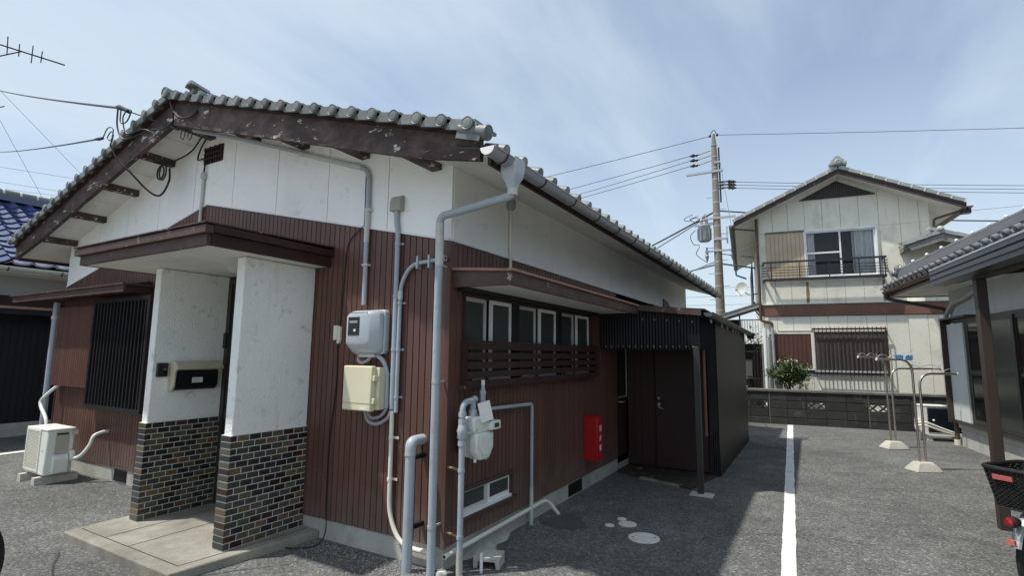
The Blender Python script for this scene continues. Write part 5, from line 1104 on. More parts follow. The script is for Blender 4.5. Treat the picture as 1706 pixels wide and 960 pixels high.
# balcony and lean-to at the left side
sb_ = MB(); sb_.box(U0-.20, U0-.17, 1.2, 3.4, 3.15, 3.25); sb_.box(U0-.20, U0-.17, 1.2, 3.4, 4.2, 4.25)
sbr = part('side_balcony', sb_, 'wood_grey', fh)
for k in range(9): part('rail_bar', MB().box(U0-.215, U0-.20, 1.15, 3.45, 3.28+k*.10, 3.33+k*.10), 'wood_grey', sbr)
for y in (1.3, 2.3, 3.3): part('rail_post', MB().box(U0-.20, U0-.165, y-.02, y+.02, 3.1, 4.3), 'near_black', sbr); part('bracket', MB().tube([(U0-.18, y, 3.15), (U0, y, 2.9)], .02, 6), 'near_black', sbr)
lt_ = thing('lean_to_roof', 'grey lean-to roof with a pale corrugated screen, left of the far house', 'roof', (-.4, .8, 0))
part('roof_sheet', MB().prism([(-.95, .2, 2.68), (U0-.01, .2, 3.02), (U0-.01, .2, 3.05), (-.95, .2, 2.72)], (0, 2.4, 0)), 'wood_grey', lt_); part('roof_beam', MB().prism([(-.92, .22, 2.60), (U0-.01, .22, 2.93), (U0-.01, .22, 3.0), (-.92, .22, 2.67)], (0, .06, 0)), 'pvc_pale_grey', lt_)
part('screen', corr_front(-.42, U0-.02, .22, 1.92, lambda x: 2.55, .06, .01), 'poly_panel', lt_); part('post', MB().box(-.46, -.42, .2, .26, 0, 2.75), 'dark_brown', lt_)
part('back_wall', MB().box(-.95, U0-.01, 2.2, 2.24, 0, 2.7), 'near_black', lt_)
for u in (-.12, -.05, .04): part('post', MB().box(u-.018, u+.018, .5, .54, 0, 2.0), 'dark_brown', lt_)
sh = thing('shelf', 'dark metal shelf with stored boxes under the lean-to roof by the far house', 'shelf', (-.3, 1.0, 0))
for u in (-.55, -.02):
    for v in (.85, 1.15): part('leg', MB().box(u-.015, u+.015, v-.015, v+.015, 0, 1.75), 'charcoal_sheet', sh)
for z in (.98, 1.72): part('board', MB().box(-.57, 0, .83, 1.17, z-.015, z+.015), 'wood_grey', sh)
bx = thing('storage_box', 'grey box standing on the dark shelf under the lean-to roof', 'box', (-.27, 1.0, .995)); part('body', MB().box(-.36, -.16, .9, 1.1, .997, 1.50), 'wood_grey', bx, bev=.01); part('panel', MB().box(-.34, -.18, .893, .899, 1.05, 1.45), 'ac_grille', bx)
solo('storage_bag', MB().sphere((-.10, 1.0, 1.12), .09, 10, 7, 1.2), 'charcoal_sheet', 'dark rounded bundle beside the grey box on the shelf', 'bag')
solo('white_pipe', MB().cyl((U0+.02, -.16, 0), (U0+.02, -.16, 2.33), .048, 12), 'alu_white', 'thick white upright pipe at the left corner of the far house', 'pipe')
solo('white_jug', MB().lathe((-.36, -1.10, .82), (0, 0, 1), [(.03, 0), (.035, .01), (.035, .05), (.02, .07), (.01, .09)], 12), 'alu_white', 'small white pot standing on the block wall next to the shed', 'pot')
dsh = thing('satellite_dish', 'pale satellite dish on the left side of the far house', 'dish', (-.3, 1.9, 3.2))
M_ = T(-.34, 1.9, 3.60) @ RZ(-35) @ RX(75)
b = MB(); pr = [(.02+.19*k/8, .06*(k/8)**2) for k in range(9)]; pr2 = [(r, h-.012) for r, h in pr[::-1]]
lb = MB().lathe((0, 0, 0), (0, 0, 1), pr + pr2, 24); b.add([M_ @ q for q in lb.v], lb.f); part('reflector', b, 'pvc_pale_grey', dsh); part('arm', MB().tube([M_ @ Vector((0, -.2, 0)), M_ @ Vector((0, -.12, .26))], .012, 6), 'galvanised', dsh); part('receiver', MB().sphere(M_ @ Vector((0, -.10, .26)), .035), 'galvanised', dsh); part('mast', MB().tube([(-.34, 1.9, 3.58), (-.2, 2.0, 3.45), (U0, 2.0, 3.45)], .018, 8), 'galvanised', dsh)
# shrub between wall and house
rs = random.Random(9)
shr = thing('shrub', 'round leafy green shrub with pale blossoms behind the block wall', 'shrub', (.66, -.55, 0))
st_ = MB()
for k in range(9):
    a = rs.uniform(0, 6.28); e = Vector((.62+.36*math.cos(a)*rs.random(), -.5+.25*math.sin(a), rs.uniform(1.1, 1.45))); st_.tube([(.62, -.5, 0), Vector((.62, -.5, .7)).lerp(e, .3), e], [.02, .013, .005], 6)
part('stem', st_, 'twig', shr)
def leaves(n, c, rad, size, seed, keep=lambda p: True):
    r_ = random.Random(seed); b = MB()
    cl = [(Vector(c) + Vector((r_.gauss(0, .5)*rad[0], r_.gauss(0, .5)*rad[1], r_.gauss(0, .45)*rad[2])), r_.uniform(.05, .12)) for _ in range(max(8, n//60))]
    for i in range(n):
        q, s_ = r_.choice(cl); p = q + Vector((r_.gauss(0, s_), r_.gauss(0, s_), r_.gauss(0, s_*.8)))
        if not keep(p): continue
        s = size*r_.uniform(.6, 1.25); M2 = T(*p) @ RZ(r_.uniform(0, 360)) @ RX(r_.gauss(15, 35)) @ RY(r_.gauss(0, 25))
        b.add([M2 @ Vector(v__) for v__ in ((0, -s, 0), (s*.42, -.1*s, .12*s), (0, s, -.1*s), (-s*.42, -.1*s, .12*s))], ((0, 1, 2), (0, 2, 3)))
    return b
part('foliage', leaves(2300, (.64, -.5, 1.20), (.34, .26, .22), .040, 5), 'leaf', shr); part('foliage', leaves(1000, (.66, -.45, 1.10), (.30, .24, .22), .040, 6), 'leaf_dark', shr)
bl_ = MB()
for k in range(14): bl_.sphere((.64+rs.gauss(0, .18), -.62+rs.gauss(0, .1), 1.44+rs.gauss(0, .05)), .022, 6, 4)
part('blossom', bl_, 'blossom', shr)
# ================================================================ UTILITY POLE AND WIRES
frame()
PX, PY = -2.69, 18.8
up = thing('utility_pole', 'tall concrete utility pole with transformer rising behind the main house roof', 'pole', (PX, PY, 0))
part('shaft', MB().tube([(PX, PY, 0), (PX, PY, 8.6), (PX, PY, 9.1), (PX, PY, 9.42)], [.175, .10, .078, .045], 14), 'pole_concrete', up)
for k in range(16): 
    z = 2.7+k*.42; r = .175-.0087*z + .005; part('band', MB().cyl((PX, PY, z-.02), (PX, PY, z+.02), r, 12), 'galvanised', up)
for k in range(13):
    z = 2.6+k*.45; s = 1 if k % 2 else -1; part('step_bolt', MB().cyl((PX, PY-.02, z), (PX+s*.33, PY-.05, z), .012, 6), 'galvanised', up)
part('side_riser', MB().cyl((PX+.16, PY, 6.9), (PX+.15, PY, 8.9), .028, 8), 'insulator_black', up)
ca = part('crossarm', MB().box(PX-.95, PX+.28, PY-.14, PY-.06, 7.98, 8.05), 'galvanised', up); part('crossarm', MB().box(PX+.0, PX+.20, PY-.14, PY-.06, 8.30, 8.36), 'galvanised', up)
part('crossarm', MB().box(PX-.5, PX+.62, PY-.14, PY-.07, 6.30, 6.36), 'galvanised', up); part('crossarm', MB().box(PX-.30, PX+.50, PY-.14, PY-.07, 5.15, 5.20), 'galvanised', up); part('crossarm', MB().box(PX-.1, PX+.35, PY-.14, PY-.07, 5.55, 5.61), 'galvanised', up)
part('bracket', MB().box(PX+.30, PX+.35, PY-.1, PY-.05, 5.4, 6.0), 'galvanised', up)
def insul(p, d, L=.30):
    p = Vector(p); d = Vector(d).normalized(); return MB().tube([p+d*L*t for t in (0, .2, .22, .4, .42, .6, .62, 1)], [.03, .03, .06, .06, .04, .06, .07, .02], 8)
for z in (8.76, 8.58, 8.38):
    part('insulator', insul((PX-.50, PY, z), (-1, .10, 0), .34), 'insulator_black', up); part('insulator', MB().tube([(PX-.1, PY, z+.08), (PX-.28, PY, z+.05), (PX-.5, PY, z)], [.02, .035, .02], 6), 'galvanised', up)
for z in (7.62, 7.51, 7.40):
    part('insulator', insul((PX+.36, PY, z), (1, .6, -.03), .34), 'insulator_black', up); part('insulator', MB().tube([(PX+.1, PY, z), (PX+.24, PY, z), (PX+.36, PY, z)], [.02, .04, .02], 6), 'insulator_black', up)
for s in (-.12, .12): part('insulator', MB().sphere((PX+s, PY, 9.37), .05, 8, 6), 'insulator_black', up)
part('top_loop', MB().tube(catmull([(PX-.12, PY, 9.37), (PX-.05, PY, 9.52), (PX+.03, PY, 9.56), (PX+.12, PY, 9.37)]), .012, 6), 'cable_black', up)
for x in (PX-.35, PX+.47): part('fuse', insul((x, PY-.1, 5.32), (0, 0, -1), .5), 'trans_grey', up)
tr = part('transformer', MB().lathe((PX-.42, PY-.05, 5.55), (0, 0, 1), [(.17, 0), (.19, .02), (.20, .5), (.21, .52), (.21, .55), (.15, .60)], 20), 'trans_grey', up)
for k in range(10):
    a = k*.628; part('fin', MB().box(.19, .24, -.012, .012, .06, .46, T(PX-.42, PY-.05, 5.55) @ RZ(math.degrees(a))), 'trans_grey', tr)
for s in (-.08, .08): part('bushing', insul((PX-.42+s, PY-.05, 6.13), (0, 0, 1), .28), 'galvanised', tr)
part('bracket', MB().box(PX-.75, PX-.12, PY-.09, PY-.01, 6.12, 6.17), 'galvanised', up)
b = MB()
for q in ([(PX-.35, PY, 6.55), (PX-.55, PY, 6.40), (PX-.75, PY, 6.45), (PX-.95, PY, 6.35), (PX-1.1, PY, 6.45), (PX-.8, PY, 6.58)], [(PX-.4, PY, 6.3), (PX-.7, PY, 6.28), (PX-.9, PY, 6.42), (PX-.6, PY, 6.5)], [(PX-.6, PY, 5.4), (PX-.72, PY, 5.15), (PX-.55, PY, 4.95), (PX-.35, PY, 4.8)], [(PX-.72, PY, 6.0), (PX-.9, PY, 5.8), (PX-.8, PY, 5.5), (PX-.6, PY, 5.45)]): b.tube(catmull(q), .012, 5)
part('jumper', b, 'cable_black', up)
def wire(label, a, c, s, r=.012, m='cable_far', grp=None, name='power_line'):
    return solo(name, MB().tube(sag(a, c, s, 18), r, 5, cap=False), m, label, 'wire', grp)
def ext(a, c, k): a, c = Vector(a), Vector(c); return a + (c-a)*k
LW = 'power lines strung between utility poles'
wire('topmost power line from the pole tip to the left', (PX-.1, PY, 9.37), ext((PX, PY, 9.37), (-9.52, 18.93, 9.20), 5), .35, .014, grp=LW)
wire('topmost power line from the pole tip to the right', (PX+.1, PY, 9.37), ext((PX, PY, 9.37), (6.48, 22.85, 9.39), 3), .15, .012, grp=LW)
for z, e, lab in ((8.76, (-8.81, 19.51, 8.66), 'upper'), (8.58, (-8.55, 19.86, 8.48), 'middle'), (8.38, (-8.43, 19.78, 8.28), 'lowest')):
    wire('%s of three power lines from dark insulators at the pole to the left' % lab, (PX-.8, PY, z), ext((PX-.8, PY, z), e, 5), .3, .010, 'cable_black', grp=LW)
for z, e, lab in ((7.62, (6.54, 23.62, 7.62), 'upper'), (7.51, (6.54, 23.7, 7.51), 'middle'), (7.40, (6.56, 23.77, 7.40), 'lowest')):
    wire('%s of three power lines from the pole behind the far house roof' % lab, (PX+.6, PY+.2, z), ext((PX+.6, PY+.2, z), e, 3), .15, .009, 'cable_black', grp=LW)
wire('thick cable from mid pole down to the left', (PX, PY, 6.62), ext((PX, PY, 6.62), (-6.11, 21.41, 6.45), 6), .9, .03, 'cable_black', grp=LW)
wire('second thick cable from mid pole down to the left, hanging lower', (PX-.3, PY, 6.45), ext((PX-.3, PY, 6.45), (-6.11, 21.41, 6.25), 6), 1.0, .022, 'cable_far', grp=LW)
wire('thick cable from mid pole to the right behind the far house roof', (PX, PY, 6.62), (7.0, 25.4, 6.6), .1, .024, 'cable_black', grp=LW)
wire('communication cable low on the pole running left above the eave', (PX, PY, 4.73), ext((PX, PY, 4.73), (-6.0, 19.3, 4.5), 6), .5, .03, 'cable_far', grp=LW)
wire('second communication cable low on the pole running left, sagging more', (PX, PY, 4.85), ext((PX, PY, 4.85), (-6.0, 19.3, 4.35), 6), .8, .018, 'cable_far', grp=LW)
wire('communication cable low on the pole running right to the far house', (PX, PY, 4.75), (.8, 24, 4.85), .05, .03, 'cable_far', grp=LW)
wire('spiral hung thin cable low on the pole running right', (PX, PY, 5.1), (.8, 24, 5.3), .05, .018, 'cable_far', grp=LW)
wire('thin stay wire from the right arm of the pole slanting down to the far house', (PX+.2, PY-.1, 8.3), (PX+.55, PY-.1, 5.3), .0, .008, 'cable_far')
for k, (z0, z1) in enumerate(((4.05, 4.0), (3.75, 3.7), (3.45, 3.42), (2.15, 2.15), (1.95, 1.98))):
    wire(['highest', 'second highest', 'middle', 'second lowest', 'lowest'][k]+' of five distant wires in the gap between main house and far house', (-40, 46, 1.6+(z0-1.6)*2.6), (40, 62, 1.6+(z1-1.6)*3.0), .3, .018, 'cable_far', grp='distant wires seen in the gap')
wire('very distant wire at right beyond the far house eave', (-10, 60, 15.0), (60, 62, 15.4), .2, .02, 'cable_far')
for k, (a, c) in enumerate((((-40, 10.06, 11.95), (-40, 14.03, 12.36)), ((-40, 10.15, 11.08), (-40, 13.5, 11.34)), ((-40, 10.19, 10.70), (-40, 13.22, 11.03)))):
    wire('%s of three thin distant wires in the sky above the blue roof' % ['highest', 'middle', 'lowest'][k], ext(c, a, 5), ext(a, c, 9), .0, .012, 'cable_far', grp='thin distant wires at left')
wire('thin slanting stay wire at left, meeting the gable roof', ext((-25, 8.86, 8.36), (-25, 6.01, 10.87), 2), ext((-25, 6.01, 10.87), (-25, 8.86, 8.36), 1.5), 0, .007, 'cable_far')
wire('thin steep stay wire at the far left above the blue roof', ext((-25, 7.59, 7.22), (-25, 6.12, 9.77), 2), ext((-25, 6.12, 9.77), (-25, 7.59, 7.22), 1.9), 0, .007, 'cable_far')
# antenna
an = thing('tv_antenna', 'dark television antenna with short rods in the sky at upper left', 'antenna', (-15.6, 3.0, 4.6))
A0, A1 = Vector((-13.45, 4.15, 7.58)), Vector((-15.9, 2.61, 8.46))
part('boom', MB().tube([A0, A1], .016, 6), 'cable_black', an)
for a, c in (((-14.45, 3.48, 8.17), (-14.48, 3.51, 7.79)), ((-14.24, 3.62, 8.01), (-14.27, 3.64, 7.75)), ((-14.0, 3.77, 7.98), (-14.05, 3.79, 7.61)), ((-13.83, 3.88, 7.86), (-13.87, 3.89, 7.62)), ((-14.8, 3.26, 8.3), (-14.84, 3.28, 7.85))): part('rod', MB().tube([a, c], .010, 6), 'cable_black', an)
part('brace', MB().tube([(-14.2, 3.66, 7.85), (-15.4, 2.95, 7.5)], .013, 6), 'cable_black', an); part('mast', MB().tube([A1+Vector((.2, .1, -.1)), (-15.75, 2.7, 4.7)], .025, 8), 'galvanised', an); part('rod', MB().tube([(-14.59, 3.61, 6.69), (-15.75, 2.75, 6.35)], .012, 6), 'cable_black', an)

# ================================================================ RIGHT HOUSE
frame(2.26, 12.58, 7.5)
rh = thing('right_house', 'pale blue-grey house with dark glazed doors and silver tiled hip roof at the right', 'house', (3, -4, 0))
part('foundation', MB().box(.0, 7, -9.5, .0, 0, .40), 'concrete', rh); part('foundation_ledge', MB().box(-.03, 0, -9.5, .02, .335, .43), 'concrete_pale', rh)
part('wall', MB().box(.02, 7, -9.5, -.001, .40, 2.95), 'pale_blue_wall', rh)
for v0, v1 in ((-.9, -.0), (-1.81, -.904), (-2.72, -1.814), (-3.63, -2.724), (-4.54, -3.634), (-5.45, -4.544), (-9.5, -5.454)): part('wall_panel', MB().box(-.004, .02, v0+.002, v1-.002, 2.29, 2.92), 'pale_blue_wall', rh)
# glazed engawa doors with shutter pocket and end board
en = MB(); en.box(-.05, .0, -9.4, .06, 2.245, 2.30); en.box(-.10, .0, -9.4, .06, .43, .475); en.box(-.05, -.004, -.74, -.69, .475, 2.245); 
dg = part('glazed_doors', en, 'bronze_metal', rh)
part('end_board', MB().box(-.16, -.0, .03, .065, .42, 2.30), 'post_brown', dg); part('rail', MB().box(-.17, -.0, -1.1, .07, 2.302, 2.335), 'bronze_metal', dg)
part('shutter_pocket', MB().box(-.075, -.004, -.685, .02, .48, 2.22), 'pale_blue_wall', dg)
part('interior', MB().box(-.002, .015, -9.4, -.74, .475, 2.24), 'room_dark', dg)
v = -.76
for k in range(10):
    w_ = .86; x = -.030 - .022*(k % 2); f = MB(); f.box(x-.02, x, v-.06, v, .48, 2.24); f.box(x-.02, x, v-w_, v-w_+.06, .48, 2.24); f.box(x-.02, x, v-w_+.06, v-.06, .48, .56); f.box(x-.02, x, v-w_+.06, v-.06, 2.19, 2.24); f.box(x-.02, x, v-w_+.06, v-.06, 1.34, 1.39)
    sd_ = part('sash', f, 'bronze_metal', dg); part('pane', MB().box(x-.012, x-.008, v-w_+.055, v-.055, .55, 2.2), 'frosted_pane' if k == 1 else 'dark_pane', dg); v -= w_-.03
    if v < -9: break
# hip roof
EU, EV, EZ, PS = -.80, .72, 2.98, .50
rf = MB(); rf.add([(EU, EV, EZ), (EU, -10, EZ), (3.5, -10, EZ+PS*4.3), (3.5, -3.6, EZ+PS*4.3), (7.8, EV, EZ), (7.8, -10, EZ)], [(0, 1, 2, 3), (0, 3, 4)]); part('roof_deck', rf, 'tile_dark_silver', rh)
part('soffit', MB().box(EU+.02, 7.5, -10, EV-.02, EZ-.14, EZ-.10), 'soffit_white', rh); part('fascia', MB().box(EU, EU+.022, -10, EV, EZ-.16, EZ-.005), 'bronze_metal', rh); part('fascia', MB().box(EU+.023, 7.5, EV-.022, EV, EZ-.16, EZ-.005), 'bronze_metal', rh)
part('gutter', half_gutter(EU-.06, EZ-.045, .055, -10, EV-.12, 8), 'gutter_brown', rh)
et = tile_mb(.265, .25, drop=.04, nseg=8, sgn=1); et.lathe((.255, .228, .055), (1, 0, 0), [(.045, -.05), (.046, .01), (.036, .015), (.01, .016)], 12); etm = mesh_of(et, 'tile_dark_silver')
for k in range(38): inst('eave_tile', etm, rh, T(EU+.16, EV-.05-.265*k, EZ+.115) @ RZ(180) @ RY(26))
tt = tile_mb(.265, .26, nseg=6); b = MB()
for r in range(1, 10):
    for k in range(38):
        vv = EV-.05-.265*k; uu = EU+.16+r*.215
        if (uu-EU) < (EV-vv)+.1 and uu < 3.5:
            M_ = T(uu, vv, EZ+.115+r*.215*PS) @ RZ(180) @ RY(26); b.add([M_ @ q for q in tt.v], tt.f)
part('roof_tiles', b, 'tile_dark_silver', rh, kind='stuff')
hd = Vector((1, -1, PS)).normalized()
h0 = Vector((EU+.12, EV-.12, EZ+.17))
b = MB(); side = Vector((1, 1, 0)).normalized()
for w_, z0, z1 in ((.12, .0, .06), (.10, .062, .10), (.085, .102, .14)): b.prism([h0+hd*.15-side*w_+Vector((0, 0, z0)), h0+hd*.15+side*w_+Vector((0, 0, z0)), h0+hd*.15+side*w_+Vector((0, 0, z1)), h0+hd*.15-side*w_+Vector((0, 0, z1))], hd*4.3)
part('hip_course', b, 'tile_dark_silver', rh)
for k in range(16):
    p = h0 + hd*(.14+.27*k) + Vector((0, 0, .165)); b = MB(); b.tube([p, p+hd*.05, p+hd*.052, p+hd*.268], [.066, .066, .055, .055], 10); part('hip_cap', b, 'tile_dark_silver', rh); b = MB(); b.sphere(p+Vector((-.01, -.01, .06)), .033, 8, 6); part('cap_knob', b, 'alu_white', rh)
b = MB(); 
for dz, s_ in ((.07, .11), (.20, .12)):
    q = h0 + hd*.10 + Vector((0, 0, dz)); b.tube([q-hd*.05, q, q+hd*.06], [s_*.5, s_*.85, s_*.7], 10); 
for s in (-1, 1): b.sphere(h0+hd*.08+side*s*.11+Vector((0, 0, .12)), .07, 8, 6)
part('hip_ornament', b, 'tile_dark_silver', rh)
b = MB(); b.prism([(EU-.10, EV+.12, EZ+.02), (EU+.18, EV+.04, EZ+.03), (EU+.18, EV+.04, EZ+.10), (EU-.04, EV+.08, EZ+.10)], (.10, -.22, .02)); part('corner_tile', b, 'tile_dark_silver', rh)
dpr = thing('downpipe', 'dark downpipe under the right house roof corner running down its far end', 'pipe', (.02, .10, 0))
part('pipe', MB().tube(fillet([(EU-.06, EV-.25, EZ-.10), (EU-.06, EV-.25, EZ-.20), (-.03, .12, 2.52), (-.03, .12, .06)], .06), .036, 10), 'bronze_metal', dpr); part('outlet', MB().lathe((EU-.06, EV-.25, EZ-.20), (0, 0, 1), [(.03, 0), (.05, .03), (.055, .10)], 10), 'bronze_metal', dpr); part('foot_sleeve', MB().cyl((-.03, .12, 0), (-.03, .12, .10), .055, 10), 'mortar_white', dpr)
part('lower_pipe', MB().cyl((-.03, .12, .08), (-.03, .12, .42), .039, 10), 'gutter_brown', dpr)
solo('hose', MB().tube(catmull([(-.05, .06, 2.36), (-.06, -.05, 2.45), (-.06, -.3, 2.58), (-.06, -.65, 2.62), (-.06, -.95, 2.66), (-.05, -1.2, 2.72), (-.01, -1.3, 2.74)]), .035, 10), 'pvc_pale_grey', 'thick pale insulated hose curving along the right house wall above the rail', 'pipe')
# terrace roof with its post
tr_ = thing('terrace_roof', 'dark ribbed terrace roof on a brown post along the right house', 'terrace roof', (-1.5, -5.6, 0))
part('post', MB().box(-1.59, -1.505, -5.70, -5.615, 0, 2.50), 'post_brown', tr_, bev=.004)
tb = MB(); tb.prism([(-1.72, 0, 2.42), (-1.60, 0, 2.40), (-1.60, 0, 2.585), (-1.70, 0, 2.60), (-1.735, 0, 2.575), (-1.735, 0, 2.53), (-1.72, 0, 2.52), (-1.735, 0, 2.51), (-1.735, 0, 2.47), (-1.72, 0, 2.46)], (0, -6, 0))
for q in tb.v: q.y -= 4.95
part('front_gutter', tb, 'dark_rib_sheet', tr_)
part('front_gutter_edge', MB().box(-1.742, -1.737, -10.5, -4.95, 2.575, 2.592), 'pvc_grey', tr_)
for v_ in (-5.05, -5.66, -6.6, -7.5): part('rafter', MB().prism([(-1.60, v_-.03, 2.46), (-.0, v_-.03, 2.60), (-.0, v_-.03, 2.67), (-1.60, v_-.03, 2.54)], (0, .06, 0)), 'post_brown', tr_)
part('beam', MB().box(-1.60, -1.50, -10.5, -5.72, 2.38, 2.50), 'post_brown', tr_); part('beam', MB().box(-1.60, -1.50, -5.60, -5.02, 2.42, 2.50), 'bronze_metal', tr_)
part('roof_sheet', MB().prism([(-1.70, -10.5, 2.585), (.0, -10.5, 2.628), (.0, -10.5, 2.725), (-1.70, -10.5, 2.60)], (0, 5.55, 0)), 'charcoal_sheet', tr_)
for z in (2.43, 2.47): 
    for v_ in (-5.64, -5.69): part('screw', MB().lathe((-1.601, v_, z), (-1, 0, 0), [(.008, 0), (.006, .004), (.001, .006)], 8), 'galvanised', tr_)
# right air conditioner, facing away
frame(1.74, 13.02, 8)
a2 = thing('air_conditioner', 'white air conditioner with dark finned back at the far corner of the right house', 'air conditioner', (.36, .15, 0))
part('casing', MB().box(0, .80, .02, .31, .13, .66), 'ac_white', a2, bev=.01); part('fin_back', MB().box(.12, .77, .004, .019, .16, .62), 'ac_fins', a2)
for k in range(22): part('fin_wire', MB().box(.12, .77, -.002, .003, .17+k*.0205, .173+k*.0205), 'dark_pane', a2)
part('corner_cover', MB().box(-.004, .11, .0, .05, .13, .655), 'ac_white', a2, bev=.008); part('top_cover', MB().box(-.01, .81, -.006, .32, .655, .675), 'ac_white', a2, bev=.004); part('valve_cover', MB().box(-.05, 0, .08, .22, .18, .40), 'ac_white', a2, bev=.01)
part('sensor', MB().sphere((.20, -.005, .39), .022, 8, 6), 'alu_white', a2)
for k in range(2): part('hose', MB().tube(catmull([(-.03, .12, .30-.03*k), (-.08, .05, .31-.03*k), (-.06, -.08, .34-.05*k), (.06, -.12, .35-.06*k), (.30, -.10, .25-.05*k), (.60, -.07, .14-.03*k), (.78, -.05, .11-.03*k)]), .020, 8), 'cream_plastic', a2)
part('hose', MB().tube(catmull([(-.02, .1, .33), (-.08, .04, .30), (-.09, 0, .22), (-.07, -.02, .12)]), .018, 8), 'cream_plastic', a2)
for x in (.10, .62): part('foot', MB().prism([(x-.05, -.06, 0), (x+.05, -.06, 0), (x+.04, -.06, .10), (x-.04, -.06, .10)], (0, .42, 0)), 'concrete_pale', a2)
part('tray', MB().box(.02, .80, -.02, .0, .10, .128), 'ac_white', a2)

# ================================================================ LAUNDRY STANDS
frame()
def stand(x, y, deg, lab, tall, arm_t, arm_s, first):
    global FRAME; keep = FRAME; frame(x, y, deg)
    s = thing('laundry_stand', lab, 'laundry stand', (0, 0, 0), 'laundry stands on the asphalt')
    b = MB(); lv = [[(-.19, -.13, 0), (.19, -.13, 0), (.19, .13, 0), (-.19, .13, 0)], [(-.18, -.12, .03), (.18, -.12, .03), (.18, .12, .03), (-.18, .12, .03)], [(-.10, -.065, .13), (.10, -.065, .13), (.10, .065, .13), (-.10, .065, .13)]]
    b.add([q for l in lv for q in l], [(i*4+k, i*4+(k+1) % 4, (i+1)*4+(k+1) % 4, (i+1)*4+k) for i in range(2) for k in range(4)] + [(3, 2, 1, 0), (8, 9, 10, 11)]); part('base', b, 'concrete_pale', s, bev=.012)
    def arm(x0, h, d, L):
        p = part('pole', MB().tube(fillet([(x0, 0, .10), (x0, 0, h), (x0+d*L, 0, h+.0)], .20, 9), .0165, 12), 'stainless', s)
        n_ = 4; part('end_cap', MB().cyl((x0+d*L, 0, h), (x0+d*(L+.012), 0, h), .021, 10), 'alu_white', p)
        c = [(x0+d*(.16+(L-.16)*t), 0, h+.022+.045*abs(math.sin(t*math.pi*2))**.8) for t in [i/28 for i in range(29)]]
        part('hook_wire', MB().tube(c + [(x0+d*(L+.005), 0, h+.09)], .0045, 6), 'galvanised', p)
        return p
    arm(-.045, tall, -1, arm_t); arm(.045, tall-.20, 1, arm_s); FRAME = keep
stand(1.13, 11.56, 30, 'farther laundry stand with bent steel poles on a concrete foot', 1.60, .47, .90, True)
stand(1.255, 9.53, 30, 'nearer laundry stand with bent steel poles on a concrete foot', 1.57, .50, .55, False)
frame()
pk = Vector((1.16, 9.47, 1.595)); dirv = Vector((math.cos(R(30)), math.sin(R(30)), 0))
for k, (t, lab) in enumerate(((-.115, 'blue clothes peg cluster on the nearer laundry stand arm, on the left'), (.03, 'blue clothes peg cluster on the nearer laundry stand arm, on the right'))):
    c = pk + dirv*t; p_ = thing('clothes_peg', lab, 'clothes peg', c, 'blue clothes pegs'); rq = random.Random(k)
    for i in range(5):
        M_ = T(*(c + dirv*(.022*(i-2)) + Vector((0, 0, rq.uniform(-.005, .012))))) @ RZ(30+rq.uniform(-15, 15)) @ RY(rq.uniform(-25, 25)); b = MB(); b.prism([M_ @ Vector(q) for q in ((-.012, -.01, -.035), (-.004, -.01, -.035), (0, -.01, -.005), (.004, -.01, -.035), (.012, -.01, -.035), (.014, -.01, .03), (.005, -.01, .04), (-.005, -.01, .04), (-.014, -.01, .03))], M_.to_3x3() @ Vector((0, .02, 0))); part('peg', b, 'peg_blue', p_)

# ================================================================ BICYCLE at the right edge
frame(1.258, 4.893, 48)           # local x runs forwards along the bicycle, rear wheel hub at the origin
bk = thing('bicycle', 'silver bicycle with black wicker rear basket at the right edge by the brown post', 'bicycle', (0, 0, 0))
WR = .295
def wheel(x):
    w_ = part('wheel', MB().lathe((x, -.03, WR), (0, 1, 0), [(.02, 0), (.028, .01), (.02, .02), (.02, .04), (.028, .05), (.02, .06)], 12), 'stainless', bk)
    part('tyre', MB().tube([(x+WR*.95*math.cos(a*math.pi/24), 0, WR+WR*.95*math.sin(a*math.pi/24)) for a in range(48)], .020, 10, closed=True), 'rubber', w_)
    part('rim', MB().tube([(x+WR*.88*math.cos(a*math.pi/24), 0, WR+WR*.88*math.sin(a*math.pi/24)) for a in range(48)], .010, 8, closed=True), 'alu', w_)
    for k in range(28): a = k*2*math.pi/28; part('spoke', MB().tube([(x+.024*math.cos(a+.5*(k % 2)), .02*(1 if k % 2 else -1), WR+.024*math.sin(a+.5*(k % 2))), (x+WR*.87*math.cos(a), 0, WR+WR*.87*math.sin(a))], .0012, 4), 'stainless', w_)
wheel(0); wheel(1.10)
def fender(x, a0, a1, r=.365, hw=.030):
    b = MB(); prof = [(-hw, -.012), (-hw*.75, .004), (0, .012), (hw*.75, .004), (hw, -.012)]
    b.grid(lambda u, v: (x+(r+prof[int(round(u*4))][1])*math.cos(a0+(a1-a0)*v), prof[int(round(u*4))][0], WR+(r+prof[int(round(u*4))][1])*math.sin(a0+(a1-a0)*v)), 4, 20); return b
fd = part('fender', fender(0, R(40), R(163), .335), 'fender_silver', bk); part('fender', fender(1.10, R(20), R(150), .335), 'fender_silver', bk)
part('reflector', MB().box(-.352, -.334, -.020, .020, .415, .445, None), 'reflector_pink', fd)
lm = part('tail_light', MB().lathe((-.305, .0, .55), (-1, 0, .1), [(.030, -.03), (.036, 0), (.036, .02), (.028, .03)], 14), 'black_metal', bk); part('lens', MB().lathe((-.340, .0, .553), (-1, 0, .1), [(.027, 0), (.024, .015), (.01, .022)], 14), 'reflector_red', lm)
fr_ = MB()
for y in (-.035, .035): fr_.tube([(0, y, WR), (.44, y*.5, .29)], .010, 8); fr_.tube([(0, y, WR), (.36, y*.4, .72)], .009, 8)
fr_.tube([(.44, 0, .29), (.33, 0, .84)], .017, 10); fr_.tube([(.44, 0, .29), (.80, 0, .62), (.90, 0, .82)], .019, 10); fr_.tube([(.88, 0, .90), (.95, 0, .70)], .02, 10)
